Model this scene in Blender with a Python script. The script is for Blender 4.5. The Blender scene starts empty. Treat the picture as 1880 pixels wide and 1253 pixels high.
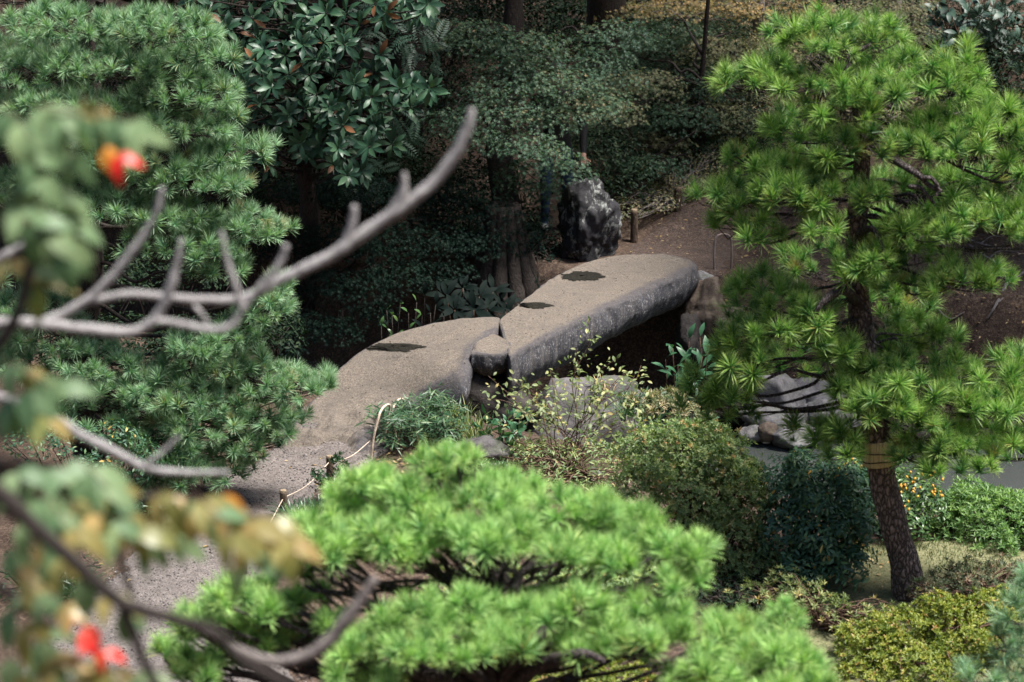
import bpy, math, random
import numpy as np
from mathutils import Vector, Matrix

# ------------------------------------------------------------------ camera, sky, sun, exposure
CAM_H = 9.0
TILT = math.radians(17.0)
FPX = 5935.0            # focal length in photograph pixels (1880 wide)
sc = bpy.context.scene
cd = bpy.data.cameras.new('camera')
cam = bpy.data.objects.new('camera', cd)
sc.collection.objects.link(cam)
sc.camera = cam
cam.location = (0, 0, CAM_H)
cam.rotation_euler = (math.radians(90) - TILT, 0, 0)
cd.sensor_width = 36.0
cd.lens = 36.0 * FPX / 1880.0
cd.clip_start = 0.2
cd.clip_end = 2000
cd.dof.use_dof = True
cd.dof.focus_distance = 29.0
cd.dof.aperture_fstop = 2.7
cd.dof.aperture_blades = 0

SUN_EL, SUN_AZ = math.radians(68), math.radians(104)   # azimuth measured from +Y towards +X
world = bpy.data.worlds.new('World')
sc.world = world
world.use_nodes = True
wn = world.node_tree
wn.nodes.clear()
wo = wn.nodes.new('ShaderNodeOutputWorld')
wb = wn.nodes.new('ShaderNodeBackground')
ws = wn.nodes.new('ShaderNodeTexSky')
ws.sky_type = 'NISHITA'
ws.sun_disc = False
ws.sun_elevation = SUN_EL
ws.sun_rotation = SUN_AZ
ws.air_density = 1.3
ws.dust_density = 2.0
wb.inputs['Strength'].default_value = 0.068
wn.links.new(ws.outputs[0], wb.inputs['Color'])
wn.links.new(wb.outputs[0], wo.inputs['Surface'])
sl = bpy.data.lights.new('sun', 'SUN')
sl.energy = 4.9
sl.angle = math.radians(15)
sl.color = (1.0, 0.96, 0.90)
sun = bpy.data.objects.new('sun', sl)
sc.collection.objects.link(sun)
sd = Vector((math.sin(SUN_AZ) * math.cos(SUN_EL), math.cos(SUN_AZ) * math.cos(SUN_EL), math.sin(SUN_EL)))
sun.rotation_euler = sd.to_track_quat('Z', 'Y').to_euler()
vs = sc.view_settings
vs.view_transform = 'Standard'
vs.look = 'None'
vs.gamma = 1.0
vs.use_curve_mapping = False
vs.exposure = 1.35
cy = sc.cycles
cy.max_bounces = 5
cy.diffuse_bounces = 3
cy.glossy_bounces = 2
cy.transmission_bounces = 3
cy.transparent_max_bounces = 4
cy.caustics_reflective = False
cy.caustics_refractive = False
cy.use_denoising = True
cy.use_adaptive_sampling = True
cy.adaptive_threshold = 0.015

rng = np.random.default_rng(11)
random.seed(11)
COL = sc.collection

# ------------------------------------------------------------------ where things stand
CAMP = np.array([0.0, 0.0, CAM_H])
FW = np.array([0, math.cos(TILT), -math.sin(TILT)])
UP = np.array([0, math.sin(TILT), math.cos(TILT)])


def ray(px, py):
    return FW + (px - 940.0) / FPX * np.array([1.0, 0, 0]) - (py - 626.5) / FPX * UP


def at_z(px, py, z):
    d = ray(px, py)
    return CAMP + d * ((z - CAM_H) / d[2])


def at_y(px, py, y):
    d = ray(px, py)
    return CAMP + d * (y / d[1])


def proj(P):
    Q = np.asarray(P) - CAMP
    d = Q @ FW
    return np.stack([940 + FPX * Q[..., 0] / d, 626.5 - FPX * (Q @ UP) / d, d], -1)


def ppm(y):
    return FPX / (y / math.cos(TILT))      # photograph pixels per metre about the middle of the frame


# ------------------------------------------------------------------ numeric helpers
def hash3(i, j, k, seed):
    h = (i.astype(np.int64) * 374761393 + j.astype(np.int64) * 668265263 + k.astype(np.int64) * 2147483647 + seed * 1274126177) & 0xffffffff
    h = ((h ^ (h >> 13)) * 1274126177) & 0xffffffff
    h = (h ^ (h >> 16)) & 0xffffffff
    return h.astype(np.float64) / 0x7fffffff - 1.0


def noise3(p, seed=0):
    p = np.asarray(p, float)
    f = np.floor(p)
    t = p - f
    t = t * t * (3 - 2 * t)
    i = f.astype(np.int64)
    r = 0
    for a in (0, 1):
        for b in (0, 1):
            for c in (0, 1):
                w = (t[..., 0] if a else 1 - t[..., 0]) * (t[..., 1] if b else 1 - t[..., 1]) * (t[..., 2] if c else 1 - t[..., 2])
                r = r + w * hash3(i[..., 0] + a, i[..., 1] + b, i[..., 2] + c, seed)
    return r


def fbm(p, seed=0, octaves=3):
    p = np.asarray(p, float)
    return sum(noise3(p * 2 ** o, seed + o * 17) / 2 ** o for o in range(octaves))


def unit(v):
    v = np.asarray(v, float)
    return v / np.maximum(np.linalg.norm(v, axis=-1, keepdims=True), 1e-9)


def frames(z, roll=None, ydir=None):
    """rotation matrices (n,3,3), columns x, y, z"""
    z = unit(z)
    n = len(z)
    if ydir is None:
        a = rng.normal(size=(n, 3))
    else:
        a = np.broadcast_to(ydir, (n, 3))
    y = unit(a - (a * z).sum(-1, keepdims=True) * z)
    x = np.cross(y, z)
    return np.stack([x, y, z], -1)


def sample(pts, n):
    """smooth curve through pts (k,3), n points"""
    P = np.asarray(pts, float)
    if len(P) < 3:
        t = np.linspace(0, 1, n)[:, None]
        return P[0] * (1 - t) + P[-1] * t
    Q = np.vstack([2 * P[0] - P[1], P, 2 * P[-1] - P[-2]])
    s = np.linspace(0, len(P) - 1 - 1e-6, n)
    i = s.astype(int)
    t = (s - i)[:, None]
    a, b, c, d = Q[i], Q[i + 1], Q[i + 2], Q[i + 3]
    return 0.5 * (2 * b + (c - a) * t + (2 * a - 5 * b + 4 * c - d) * t ** 2 + (3 * b - a - 3 * c + d) * t ** 3)


class MB:
    """collects triangles with a tint and an along value per vertex"""

    def __init__(s):
        s.v, s.f, s.t, s.a, s.n = [], [], [], [], 0

    def add(s, v, f, tint=0.0, along=0.0):
        v = np.asarray(v, float).reshape(-1, 3)
        f = np.asarray(f, np.int64).reshape(-1, 3)
        s.v.append(v)
        s.f.append(f + s.n)
        s.t.append(np.broadcast_to(np.asarray(tint, float), (len(v),)))
        s.a.append(np.broadcast_to(np.asarray(along, float), (len(v),)))
        s.n += len(v)

    def scatter(s, tpl, pos, R, scale=1.0, tint=None):
        V, F, A = tpl
        pos = np.asarray(pos, float)
        n, k = len(pos), len(V)
        if n == 0:
            return
        sca = np.broadcast_to(np.asarray(scale, float), (n,))
        if tint is None:
            tint = rng.random(n)
        W = np.einsum('nij,kj->nki', R, V) * sca[:, None, None] + pos[:, None, :]
        FF = F[None] + (np.arange(n) * k)[:, None, None]
        s.add(W.reshape(-1, 3), FF.reshape(-1, 3), np.repeat(np.broadcast_to(tint, (n,)), k), np.tile(A, n))

    def tube(s, pts, rad, seg=6, n=None, wob=0.0, tint=0.0, cap=True):
        P = sample(pts, n) if n else np.asarray(pts, float)
        m = len(P)
        r = np.interp(np.linspace(0, 1, m), np.linspace(0, 1, len(rad)), rad)
        T = unit(np.gradient(P, axis=0))
        ref = np.array([0.31, 0.87, 0.38]) if abs(T[0] @ np.array([0.31, 0.87, 0.38])) < .9 else np.array([1.0, 0, 0])
        X = unit(ref - (T * ref).sum(-1, keepdims=True) * T)
        Y = np.cross(T, X)
        a = np.linspace(0, 2 * np.pi, seg, endpoint=False)
        rr = r[:, None] * np.ones(seg)[None]
        if wob:
            base = P[:, None, :] + (np.cos(a)[None, :, None] * X[:, None] + np.sin(a)[None, :, None] * Y[:, None]) * rr[..., None]
            rr = rr * (1 + wob * fbm(base / max(r.max(), 1e-4) * 0.8, 5, 2))
        V = P[:, None, :] + (np.cos(a)[None, :, None] * X[:, None] + np.sin(a)[None, :, None] * Y[:, None]) * rr[..., None]
        i = np.arange(m - 1)[:, None] * seg
        j = np.arange(seg)[None]
        k = (j + 1) % seg
        q = np.stack([i + j, i + k, i + seg + k, i + seg + j], -1).reshape(-1, 4)
        F = np.vstack([q[:, [0, 1, 2]], q[:, [0, 2, 3]]])
        V = V.reshape(-1, 3)
        if cap:
            V = np.vstack([V, P[-1], P[0]])
            e = m * seg
            jj = np.arange(seg)
            F = np.vstack([F, np.stack([(m - 1) * seg + jj, (m - 1) * seg + (jj + 1) % seg, np.full(seg, e)], -1),
                           np.stack([(jj + 1) % seg, jj, np.full(seg, e + 1)], -1)])
        s.add(V, F, tint)

    def build(s, name, mat, parent=None, smooth=True, kind=None, label=None, mesh_only=False):
        V = np.vstack(s.v)
        F = np.vstack(s.f)
        me = bpy.data.meshes.new(name)
        me.vertices.add(len(V))
        me.vertices.foreach_set('co', V.astype(np.float32).ravel())
        me.loops.add(len(F) * 3)
        me.loops.foreach_set('vertex_index', F.astype(np.int32).ravel())
        me.polygons.add(len(F))
        me.polygons.foreach_set('loop_start', np.arange(0, len(F) * 3, 3, dtype=np.int32))
        me.update(calc_edges=True)
        me.polygons.foreach_set('use_smooth', np.full(len(F), bool(smooth)))
        for nm, arr in (('tint', s.t), ('along', s.a)):
            at = me.attributes.new(nm, 'FLOAT', 'POINT')
            at.data.foreach_set('value', np.concatenate(arr).astype(np.float32))
        for m in (mat if isinstance(mat, (list, tuple)) else [mat]):
            me.materials.append(m)
        if mesh_only:
            return me
        return link(name, me, parent, kind, label)


def link(name, me, parent=None, kind=None, label=None, mw=None):
    o = bpy.data.objects.new(name, me)
    COL.objects.link(o)
    if parent is not None:
        o.parent = parent
    if mw is not None:
        o.matrix_local = mw
    if kind:
        o['kind'] = kind
    if label:
        o['label'] = label
    return o


def tag(o, label, cat, group=None):
    o['label'] = label
    o['category'] = cat
    if group:
        o['group'] = group
    return o


def thing(name, loc, label, cat, group=None):
    """an Empty at the thing's base; parts are modelled in world space and offset"""
    o = bpy.data.objects.new(name, None)
    COL.objects.link(o)
    o.location = tuple(float(c) for c in loc)
    o.empty_display_size = 0.2
    return tag(o, label, cat, group)


def local(o, mb):
    """shift a MB's world-space vertices into thing o's space"""
    mb.v = [v - np.array(o.location) for v in mb.v]
    return mb


def parts_from(name, meshes, root, pos, R, scale, labels=None, which=None):
    """one object per piece, sharing the meshes"""
    off = np.array(root.location)
    n = len(pos)
    sca = np.broadcast_to(np.asarray(scale, float), (n,))
    for i in range(n):
        M = Matrix([[R[i][0][0] * sca[i], R[i][0][1] * sca[i], R[i][0][2] * sca[i], pos[i][0] - off[0]],
                    [R[i][1][0] * sca[i], R[i][1][1] * sca[i], R[i][1][2] * sca[i], pos[i][1] - off[1]],
                    [R[i][2][0] * sca[i], R[i][2][1] * sca[i], R[i][2][2] * sca[i], pos[i][2] - off[2]],
                    [0, 0, 0, 1]])
        me = meshes[which[i]] if which is not None else meshes[i % len(meshes)]
        link(name, me, root, mw=M, label=(labels[i] if labels is not None and labels[i] else None))


def most_visible(pos, rad, most=300):
    """indices of the pieces that show largest from the photograph's side, by a coarse depth buffer"""
    P = proj(pos)
    cell = 5.0
    W, Hh = int(1880 / cell), int(1253 / cell)
    own = np.full((Hh, W), -1, int)
    rr = np.broadcast_to(np.asarray(rad, float), (len(P),)) * FPX / P[:, 2]
    for i in np.argsort(-P[:, 2]):
        r = max(rr[i] / cell * 0.8, 0.6)
        x, y = P[i, 0] / cell, P[i, 1] / cell
        x0, x1, y0, y1 = int(max(x - r, 0)), int(min(x + r + 1, W)), int(max(y - r, 0)), int(min(y + r + 1, Hh))
        if x1 > x0 and y1 > y0:
            own[y0:y1, x0:x1] = i
    c = np.bincount(own[own >= 0], minlength=len(P))
    order = np.argsort(-c)
    keep = order[:most]
    keep = keep[c[keep] > 0]
    return keep, np.setdiff1d(np.arange(len(P)), keep), c


# ------------------------------------------------------------------ materials
class NT:
    def __init__(s, name):
        s.m = bpy.data.materials.new(name)
        s.m.use_nodes = True
        s.t = s.m.node_tree
        s.t.nodes.clear()
        s.out = s.t.nodes.new('ShaderNodeOutputMaterial')

    def n(s, typ, ins=None, **kw):
        nd = s.t.nodes.new('ShaderNode' + typ)
        for k, v in kw.items():
            setattr(nd, k, v)
        for k, v in (ins or {}).items():
            if isinstance(v, bpy.types.NodeSocket):
                s.t.links.new(v, nd.inputs[k])
            else:
                nd.inputs[k].default_value = v
        return nd

    def ramp(s, fac, stops, interp='LINEAR'):
        nd = s.n('ValToRGB', {'Fac': fac})
        cr = nd.color_ramp
        cr.interpolation = interp
        while len(cr.elements) < len(stops):
            cr.elements.new(0.5)
        for e, (p, c) in zip(cr.elements, stops):
            e.position = p
            e.color = (*c, 1) if len(c) == 3 else c
        return nd.outputs[0]

    def mix(s, fac, a, b, mode='MIX'):
        nd = s.n('MixRGB', blend_type=mode)
        for k, v in (('Fac', fac), ('Color1', a), ('Color2', b)):
            if isinstance(v, bpy.types.NodeSocket):
                s.t.links.new(v, nd.inputs[k])
            else:
                nd.inputs[k].default_value = (*v, 1) if isinstance(v, tuple) and len(v) == 3 else v
        return nd.outputs[0]

    def math(s, op, a, b=0.0):
        nd = s.n('Math', operation=op)
        for k, v in ((0, a), (1, b)):
            if isinstance(v, bpy.types.NodeSocket):
                s.t.links.new(v, nd.inputs[k])
            else:
                nd.inputs[k].default_value = v
        return nd.outputs[0]

    def attr(s, name):
        return s.n('Attribute', attribute_name=name).outputs['Fac']

    def coord(s, obj=True):
        return s.n('TexCoord').outputs['Object'] if obj else s.n('NewGeometry').outputs['Position']

    def noise(s, vec, scale, detail=4, rough=0.55, dist=0.0):
        return s.n('TexNoise', {'Vector': vec, 'Scale': scale, 'Detail': detail, 'Roughness': rough, 'Distortion': dist}).outputs['Fac']

    def stretch(s, vec, sx, sy, sz):
        return s.n('Mapping', {'Vector': vec, 'Scale': (sx, sy, sz)}).outputs[0]

    def bump(s, h, strength=0.3, dist=0.02):
        return s.n('Bump', {'Height': h, 'Strength': strength, 'Distance': dist}).outputs[0]

    def principled(s, col, rough=0.6, normal=None, spec=0.4, **kw):
        p = s.n('BsdfPrincipled')
        for k, v in (('Base Color', col), ('Roughness', rough), ('Specular IOR Level', spec), *kw.items()):
            if isinstance(v, bpy.types.NodeSocket):
                s.t.links.new(v, p.inputs[k])
            else:
                p.inputs[k].default_value = (*v, 1) if isinstance(v, tuple) and len(v) == 3 else v
        if normal is not None:
            s.t.links.new(normal, p.inputs['Normal'])
        return p.outputs[0]

    def done(s, sh):
        s.t.links.new(sh, s.out.inputs['Surface'])
        return s.m


def leaf_mat(name, stops, rough=0.5, trans=0.25, spec=0.35, tip=None, transcol=None, solo=False):
    """foliage: colour differs from leaf to leaf; a share of the light comes through the blade"""
    k = NT(name)
    rnd = k.n('ObjectInfo').outputs['Random']
    f = k.attr('tint') if solo else k.math('FRACT', k.math('ADD', k.attr('tint'), k.math('MULTIPLY', rnd, 0.999)))
    c = k.ramp(f, stops)
    if tip is not None:
        c = k.mix(k.ramp(k.attr('along'), [(tip[1], (0, 0, 0)), (tip[2], (tip[3],) * 3)]), c, tip[0])
    p = k.principled(c, rough, None, spec)
    tr = k.n('BsdfTranslucent', {'Color': k.mix(1.0, c, (transcol or (1.3, 1.5, 0.6)), 'MULTIPLY')}).outputs[0]
    mx = k.n('MixShader', {'Fac': trans, 1: p, 2: tr}).outputs[0]
    return k.done(mx)


def bark_mat(name, dark, light, scale=14.0, plates=True, wet=0.75):
    k = NT(name)
    co = k.coord(False)
    v = k.stretch(co, 1, 1, 0.45)
    n1 = k.noise(v, scale * 2.2, 5, 0.65)
    if plates:
        v2 = k.n('VectorMath', {0: v, 1: k.n('VectorMath', {0: k.n('TexNoise', {'Vector': v, 'Scale': scale * .9, 'Detail': 4}).outputs['Color'], 1: (.05, .05, .05)}, operation='MULTIPLY').outputs[0]}, operation='ADD').outputs[0]
        vo = k.n('TexVoronoi', {'Vector': v2, 'Scale': scale, 'Randomness': 1.0}, feature='DISTANCE_TO_EDGE').outputs['Distance']
        crack = k.ramp(vo, [(0.0, (0, 0, 0)), (0.30, (1, 1, 1))])
        h = k.mix(0.5, crack, n1, 'MULTIPLY')
        c = k.mix(k.mix(1.0, crack, k.ramp(n1, [(0.3, (0.25,) * 3), (0.7, (1, 1, 1))]), 'MULTIPLY'), dark, light)
    else:
        h = n1
        c = k.ramp(n1, [(0.3, dark), (0.7, light)])
    return k.done(k.principled(c, wet, k.bump(h, 0.9, 0.02), 0.25))


def rock_mat(name, dark, light, scale=9.0, vein=None, moss=0.0):
    k = NT(name)
    co = k.coord()
    n1 = k.noise(co, scale * 0.5, 6, 0.62, 0.3)
    n2 = k.noise(co, scale * 6, 4, 0.7)
    c = k.ramp(k.math('ADD', k.math('MULTIPLY', n1, 0.7), k.math('MULTIPLY', n2, 0.3)), [(0.36, dark), (0.62, light)])
    if vein:
        col, vs_, w, dist = vein
        vn = k.noise(k.stretch(co, 1.0, 1.0, 0.42), vs_, 6, 0.66, dist)
        m = k.math('ABSOLUTE', k.math('SUBTRACT', vn, 0.5))
        brk = k.noise(co, vs_ * 3.1, 4, 0.7)
        mk = k.mix(1.0, k.ramp(m, [(0.0, (1, 1, 1)), (w, (0, 0, 0))]), k.ramp(brk, [(0.47, (0, 0, 0)), (0.58, (1, 1, 1))]), 'MULTIPLY')
        c = k.mix(mk, c, col)
    if moss:
        nz = k.n('SeparateXYZ', {0: k.n('NewGeometry').outputs['Normal']}).outputs[2]
        mm = k.math('MULTIPLY', k.ramp(k.noise(co, 5, 4), [(0.5, (0, 0, 0)), (0.62, (1, 1, 1))]), k.math('MAXIMUM', nz, 0.0))
        c = k.mix(k.math('MULTIPLY', mm, moss), c, (0.05, 0.075, 0.02))
    h = k.math('ADD', k.math('MULTIPLY', n1, 1.0), k.math('MULTIPLY', n2, 0.35))
    return k.done(k.principled(c, 0.8, k.bump(h, 0.8, 0.03), 0.3))


def soil_mat(name, a, b, c3, scale=18.0, bumpd=0.02):
    k = NT(name)
    co = k.coord(False)
    n0 = k.noise(co, 1.3, 4, 0.6)
    n1 = k.noise(co, scale, 6, 0.7)
    n2 = k.noise(co, scale * 5, 3, 0.7)
    vo = k.n('TexVoronoi', {'Vector': co, 'Scale': scale * 4.0}).outputs['Color']
    g = k.n('RGBToBW', {0: vo}).outputs[0]
    f = k.math('ADD', k.math('MULTIPLY', n1, 0.55), k.math('MULTIPLY', g, 0.45))
    c = k.ramp(f, [(0.25, a), (0.5, b), (0.78, c3)])
    c = k.mix(k.ramp(n0, [(0.4, (0, 0, 0)), (0.65, (0.55,) * 3)]), c, a)
    return k.done(k.principled(c, 0.9, k.bump(k.math('ADD', n1, k.math('MULTIPLY', n2, 0.6)), 0.7, bumpd), 0.2))

# ------------------------------------------------------------------ palette
def granite():
    k = NT('granite')
    co = k.coord(False)
    sp = k.noise(co, 62, 4, 0.85)
    lo = k.noise(co, 3.8, 6, 0.7, 0.4)
    c = k.ramp(sp, [(0.32, (0.046, 0.038, 0.031)), (0.5, (0.128, 0.106, 0.087)), (0.68, (0.235, 0.197, 0.163))])
    c = k.mix(k.ramp(lo, [(0.38, (0.0,) * 3), (0.66, (0.7,) * 3)]), c, (0.10, 0.085, 0.073))
    pit = k.noise(k.stretch(co, 1, 1.0, 1), 11, 7, 0.76, 1.0)
    pitm = k.ramp(pit, [(0.565, (0, 0, 0)), (0.64, (1, 1, 1))])
    c = k.mix(k.math('MULTIPLY', pitm, 0.6), c, (0.055, 0.046, 0.04))
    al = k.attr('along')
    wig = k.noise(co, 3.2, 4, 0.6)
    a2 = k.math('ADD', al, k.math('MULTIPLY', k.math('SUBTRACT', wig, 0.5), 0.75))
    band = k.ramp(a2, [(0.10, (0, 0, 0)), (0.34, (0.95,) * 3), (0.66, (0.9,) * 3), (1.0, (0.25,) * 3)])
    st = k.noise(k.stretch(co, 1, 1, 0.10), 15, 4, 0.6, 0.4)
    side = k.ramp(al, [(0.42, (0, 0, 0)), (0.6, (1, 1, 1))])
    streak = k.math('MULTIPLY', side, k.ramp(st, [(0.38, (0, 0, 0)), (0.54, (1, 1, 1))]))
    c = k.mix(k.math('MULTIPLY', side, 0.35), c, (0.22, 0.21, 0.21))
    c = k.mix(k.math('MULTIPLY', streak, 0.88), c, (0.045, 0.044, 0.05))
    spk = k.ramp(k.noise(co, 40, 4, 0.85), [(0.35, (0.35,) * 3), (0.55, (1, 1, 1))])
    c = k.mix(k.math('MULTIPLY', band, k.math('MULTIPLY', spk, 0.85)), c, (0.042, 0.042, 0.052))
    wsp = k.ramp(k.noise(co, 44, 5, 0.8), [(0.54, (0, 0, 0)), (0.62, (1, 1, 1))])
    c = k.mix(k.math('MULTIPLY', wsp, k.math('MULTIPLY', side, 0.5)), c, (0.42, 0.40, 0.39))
    h = k.math('ADD', k.math('MULTIPLY', sp, 0.6), k.math('MULTIPLY', pit, -1.2))
    return k.done(k.principled(c, 0.86, k.bump(h, 0.85, 0.014), 0.25))


M_GRANITE = granite()
M_DARKGRIT = soil_mat('bark_crumbs', (0.02, 0.015, 0.012), (0.04, 0.03, 0.022), (0.09, 0.07, 0.05), 30)
M_GRAVEL = leaf_mat('gravel_stone', [(0.0, (0.031, 0.028, 0.028)), (0.6, (0.093, 0.084, 0.081)), (1.0, (0.211, 0.192, 0.180))], 0.85, 0.0, 0.2)
M_PATH = soil_mat('path_gravel', (0.055, 0.046, 0.043), (0.12, 0.103, 0.097), (0.23, 0.20, 0.187), 26, 0.012)
M_FARPATH = soil_mat('far_path_earth', (0.030, 0.021, 0.018), (0.072, 0.050, 0.041), (0.18, 0.135, 0.11), 22, 0.02)
M_SOIL = soil_mat('soil', (0.028, 0.019, 0.015), (0.074, 0.049, 0.036), (0.17, 0.12, 0.088), 16, 0.03)
M_LAWN = soil_mat('lawn_ground', (0.05, 0.055, 0.025), (0.13, 0.13, 0.065), (0.24, 0.22, 0.13), 20, 0.015)
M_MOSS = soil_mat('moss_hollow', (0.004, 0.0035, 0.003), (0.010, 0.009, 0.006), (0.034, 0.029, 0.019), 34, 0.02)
M_ROCK = rock_mat('grey_rock', (0.05, 0.047, 0.05), (0.27, 0.255, 0.258), 8, moss=0.45)
M_ROCKG = rock_mat('dull_rock', (0.03, 0.028, 0.03), (0.14, 0.128, 0.13), 7, moss=0.6)
M_ROCKB = rock_mat('brown_rock', (0.024, 0.018, 0.014), (0.16, 0.12, 0.095), 8, moss=0.5)
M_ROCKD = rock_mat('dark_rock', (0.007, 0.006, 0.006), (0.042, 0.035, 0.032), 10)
M_ROCKV = rock_mat('black_veined_rock', (0.006, 0.006, 0.008), (0.034, 0.032, 0.036), 8, vein=((0.27, 0.28, 0.265), 2.6, 0.048, 0.5))
M_ROCKS = rock_mat('striped_rock', (0.02, 0.021, 0.028), (0.10, 0.10, 0.12), 9, vein=((0.55, 0.53, 0.50), 4.0, 0.045, 1.6))
M_BARK = bark_mat('pine_bark', (0.028, 0.019, 0.017), (0.36, 0.265, 0.235), 32)
M_BRANCH = bark_mat('pine_branch_bark', (0.02, 0.015, 0.015), (0.15, 0.125, 0.12), 40)
M_DARKBARK = bark_mat('dark_bark', (0.010, 0.008, 0.007), (0.05, 0.038, 0.032), 30, False)
M_TWIG = bark_mat('grey_twig', (0.10, 0.085, 0.08), (0.26, 0.225, 0.21), 30, False)
M_GREYBARK = bark_mat('smooth_grey_bark', (0.17, 0.157, 0.157), (0.45, 0.425, 0.42), 30, False)
M_REDTWIG = bark_mat('brown_twig', (0.05, 0.03, 0.022), (0.16, 0.095, 0.065), 30, False)
M_LOG = bark_mat('log_wood', (0.04, 0.027, 0.019), (0.13, 0.092, 0.066), 20, False)
M_LOGEND = bark_mat('log_end', (0.16, 0.115, 0.075), (0.36, 0.28, 0.19), 30, False)
M_CANE = bark_mat('split_bamboo', (0.42, 0.32, 0.24), (0.66, 0.56, 0.46), 14, False, 0.5)
M_OLDCANE = bark_mat('weathered_bamboo', (0.12, 0.09, 0.075), (0.26, 0.21, 0.18), 14, False)
M_STRAW = None


def straw():
    k = NT('straw_mat')
    co = k.coord(False)
    s1 = k.noise(k.stretch(co, 1, 1, 0.06), 90, 3, 0.6)
    s2 = k.noise(co, 9, 4, 0.6)
    c = k.ramp(k.math('ADD', k.math('MULTIPLY', s1, 0.7), k.math('MULTIPLY', s2, 0.3)), [(0.3, (0.20, 0.15, 0.08)), (0.5, (0.46, 0.37, 0.215)), (0.72, (0.62, 0.53, 0.34))])
    return k.done(k.principled(c, 0.8, k.bump(s1, 0.8, 0.012), 0.2))


M_STRAW = straw()
M_LPINE = leaf_mat('pine_needles_bluish', [(0.0, (0.042, 0.109, 0.060)), (0.35, (0.106, 0.226, 0.127)), (0.7, (0.183, 0.328, 0.187)), (0.95, (0.240, 0.382, 0.228)), (1.0, (0.282, 0.232, 0.108))], 0.5, 0.24, 0.35, tip=((0.33, 0.46, 0.27), 0.3, 1.0, 0.8))
M_RPINE = leaf_mat('pine_needles_fresh', [(0.0, (0.030, 0.097, 0.030)), (0.4, (0.072, 0.187, 0.049)), (0.75, (0.128, 0.272, 0.060)), (0.96, (0.208, 0.350, 0.071)), (1.0, (0.305, 0.206, 0.077))], 0.45, 0.30, 0.4, tip=((0.42, 0.56, 0.15), 0.35, 1.0, 0.8), transcol=(1.05, 1.3, 0.7))
M_FPINE = leaf_mat('pine_needles_bright', [(0.0, (0.071, 0.185, 0.060)), (0.4, (0.149, 0.317, 0.100)), (0.75, (0.234, 0.442, 0.132)), (0.97, (0.375, 0.530, 0.159)), (1.0, (0.375, 0.280, 0.106))], 0.5, 0.24, 0.35, tip=((0.47, 0.66, 0.22), 0.3, 1.0, 0.8), transcol=(1.15, 1.3, 0.75))
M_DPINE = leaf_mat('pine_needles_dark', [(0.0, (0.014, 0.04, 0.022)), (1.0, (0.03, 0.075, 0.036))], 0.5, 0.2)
M_MAPLE = leaf_mat('maple_leaf_green', [(0.0, (0.019, 0.056, 0.037)), (0.45, (0.049, 0.106, 0.062)), (0.7, (0.081, 0.127, 0.067)), (0.88, (0.162, 0.146, 0.081)), (1.0, (0.259, 0.178, 0.102))], 0.55, 0.35, 0.3, tip=((0.13, 0.12, 0.065), 0.4, 1.0, 0.4), solo=True)
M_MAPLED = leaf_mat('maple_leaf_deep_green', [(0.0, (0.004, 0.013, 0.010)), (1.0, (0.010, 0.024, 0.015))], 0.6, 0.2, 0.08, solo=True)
M_AUTUMN = leaf_mat('maple_leaf_tan', [(0.0, (0.135, 0.177, 0.081)), (0.4, (0.295, 0.235, 0.120)), (0.8, (0.538, 0.350, 0.162)), (1.0, (0.807, 0.430, 0.135))], 0.6, 0.4, solo=True)
M_TAN = leaf_mat('dry_olive_leaf', [(0.0, (0.081, 0.116, 0.058)), (0.5, (0.196, 0.193, 0.105)), (1.0, (0.394, 0.312, 0.196))], 0.6, 0.3, solo=True)
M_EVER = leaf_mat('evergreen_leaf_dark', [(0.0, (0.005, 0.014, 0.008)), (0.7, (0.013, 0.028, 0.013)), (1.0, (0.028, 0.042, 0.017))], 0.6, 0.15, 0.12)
M_MAGN = leaf_mat('magnolia_leaf', [(0.0, (0.020, 0.055, 0.034)), (0.6, (0.034, 0.085, 0.045)), (1.0, (0.06, 0.12, 0.06))], 0.4, 0.12, 0.3)
M_RUST = leaf_mat('magnolia_leaf_rust', [(0.0, (0.14, 0.06, 0.025)), (1.0, (0.26, 0.12, 0.055))], 0.5, 0.15)
M_PINNATE = leaf_mat('feathery_leaf', [(0.0, (0.028, 0.066, 0.045)), (1.0, (0.062, 0.115, 0.075))], 0.45, 0.2)
M_OLIVE = leaf_mat('azalea_leaf_olive', [(0.0, (0.088, 0.150, 0.058)), (0.6, (0.173, 0.242, 0.097)), (0.94, (0.300, 0.334, 0.139)), (1.0, (0.506, 0.276, 0.139))], 0.5, 0.3)
M_DKSHRUB = leaf_mat('camellia_leaf', [(0.0, (0.024, 0.067, 0.042)), (0.6, (0.049, 0.113, 0.064)), (0.97, (0.101, 0.180, 0.074)), (1.0, (0.607, 0.330, 0.074))], 0.42, 0.2, 0.3)
M_GARD = leaf_mat('gardenia_leaf', [(0.0, (0.028, 0.07, 0.022)), (0.8, (0.065, 0.13, 0.04)), (1.0, (0.14, 0.2, 0.06))], 0.35, 0.2, 0.45)
M_FRUIT = leaf_mat('orange_fruit', [(0.0, (0.45, 0.20, 0.02)), (1.0, (0.60, 0.36, 0.05))], 0.4, 0.05)
M_HEDGE = leaf_mat('hedge_leaf', [(0.0, (0.062, 0.131, 0.044)), (0.5, (0.119, 0.213, 0.069)), (1.0, (0.213, 0.325, 0.106))], 0.45, 0.35)
M_YELLOW = leaf_mat('azalea_leaf_yellow', [(0.0, (0.060, 0.095, 0.012)), (0.5, (0.138, 0.175, 0.022)), (0.92, (0.241, 0.250, 0.040)), (1.0, (0.292, 0.160, 0.060))], 0.5, 0.25)
M_REDDISH = leaf_mat('azalea_leaf_reddish', [(0.0, (0.04, 0.065, 0.03)), (0.6, (0.085, 0.105, 0.05)), (1.0, (0.20, 0.13, 0.085))], 0.5, 0.2)
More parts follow.
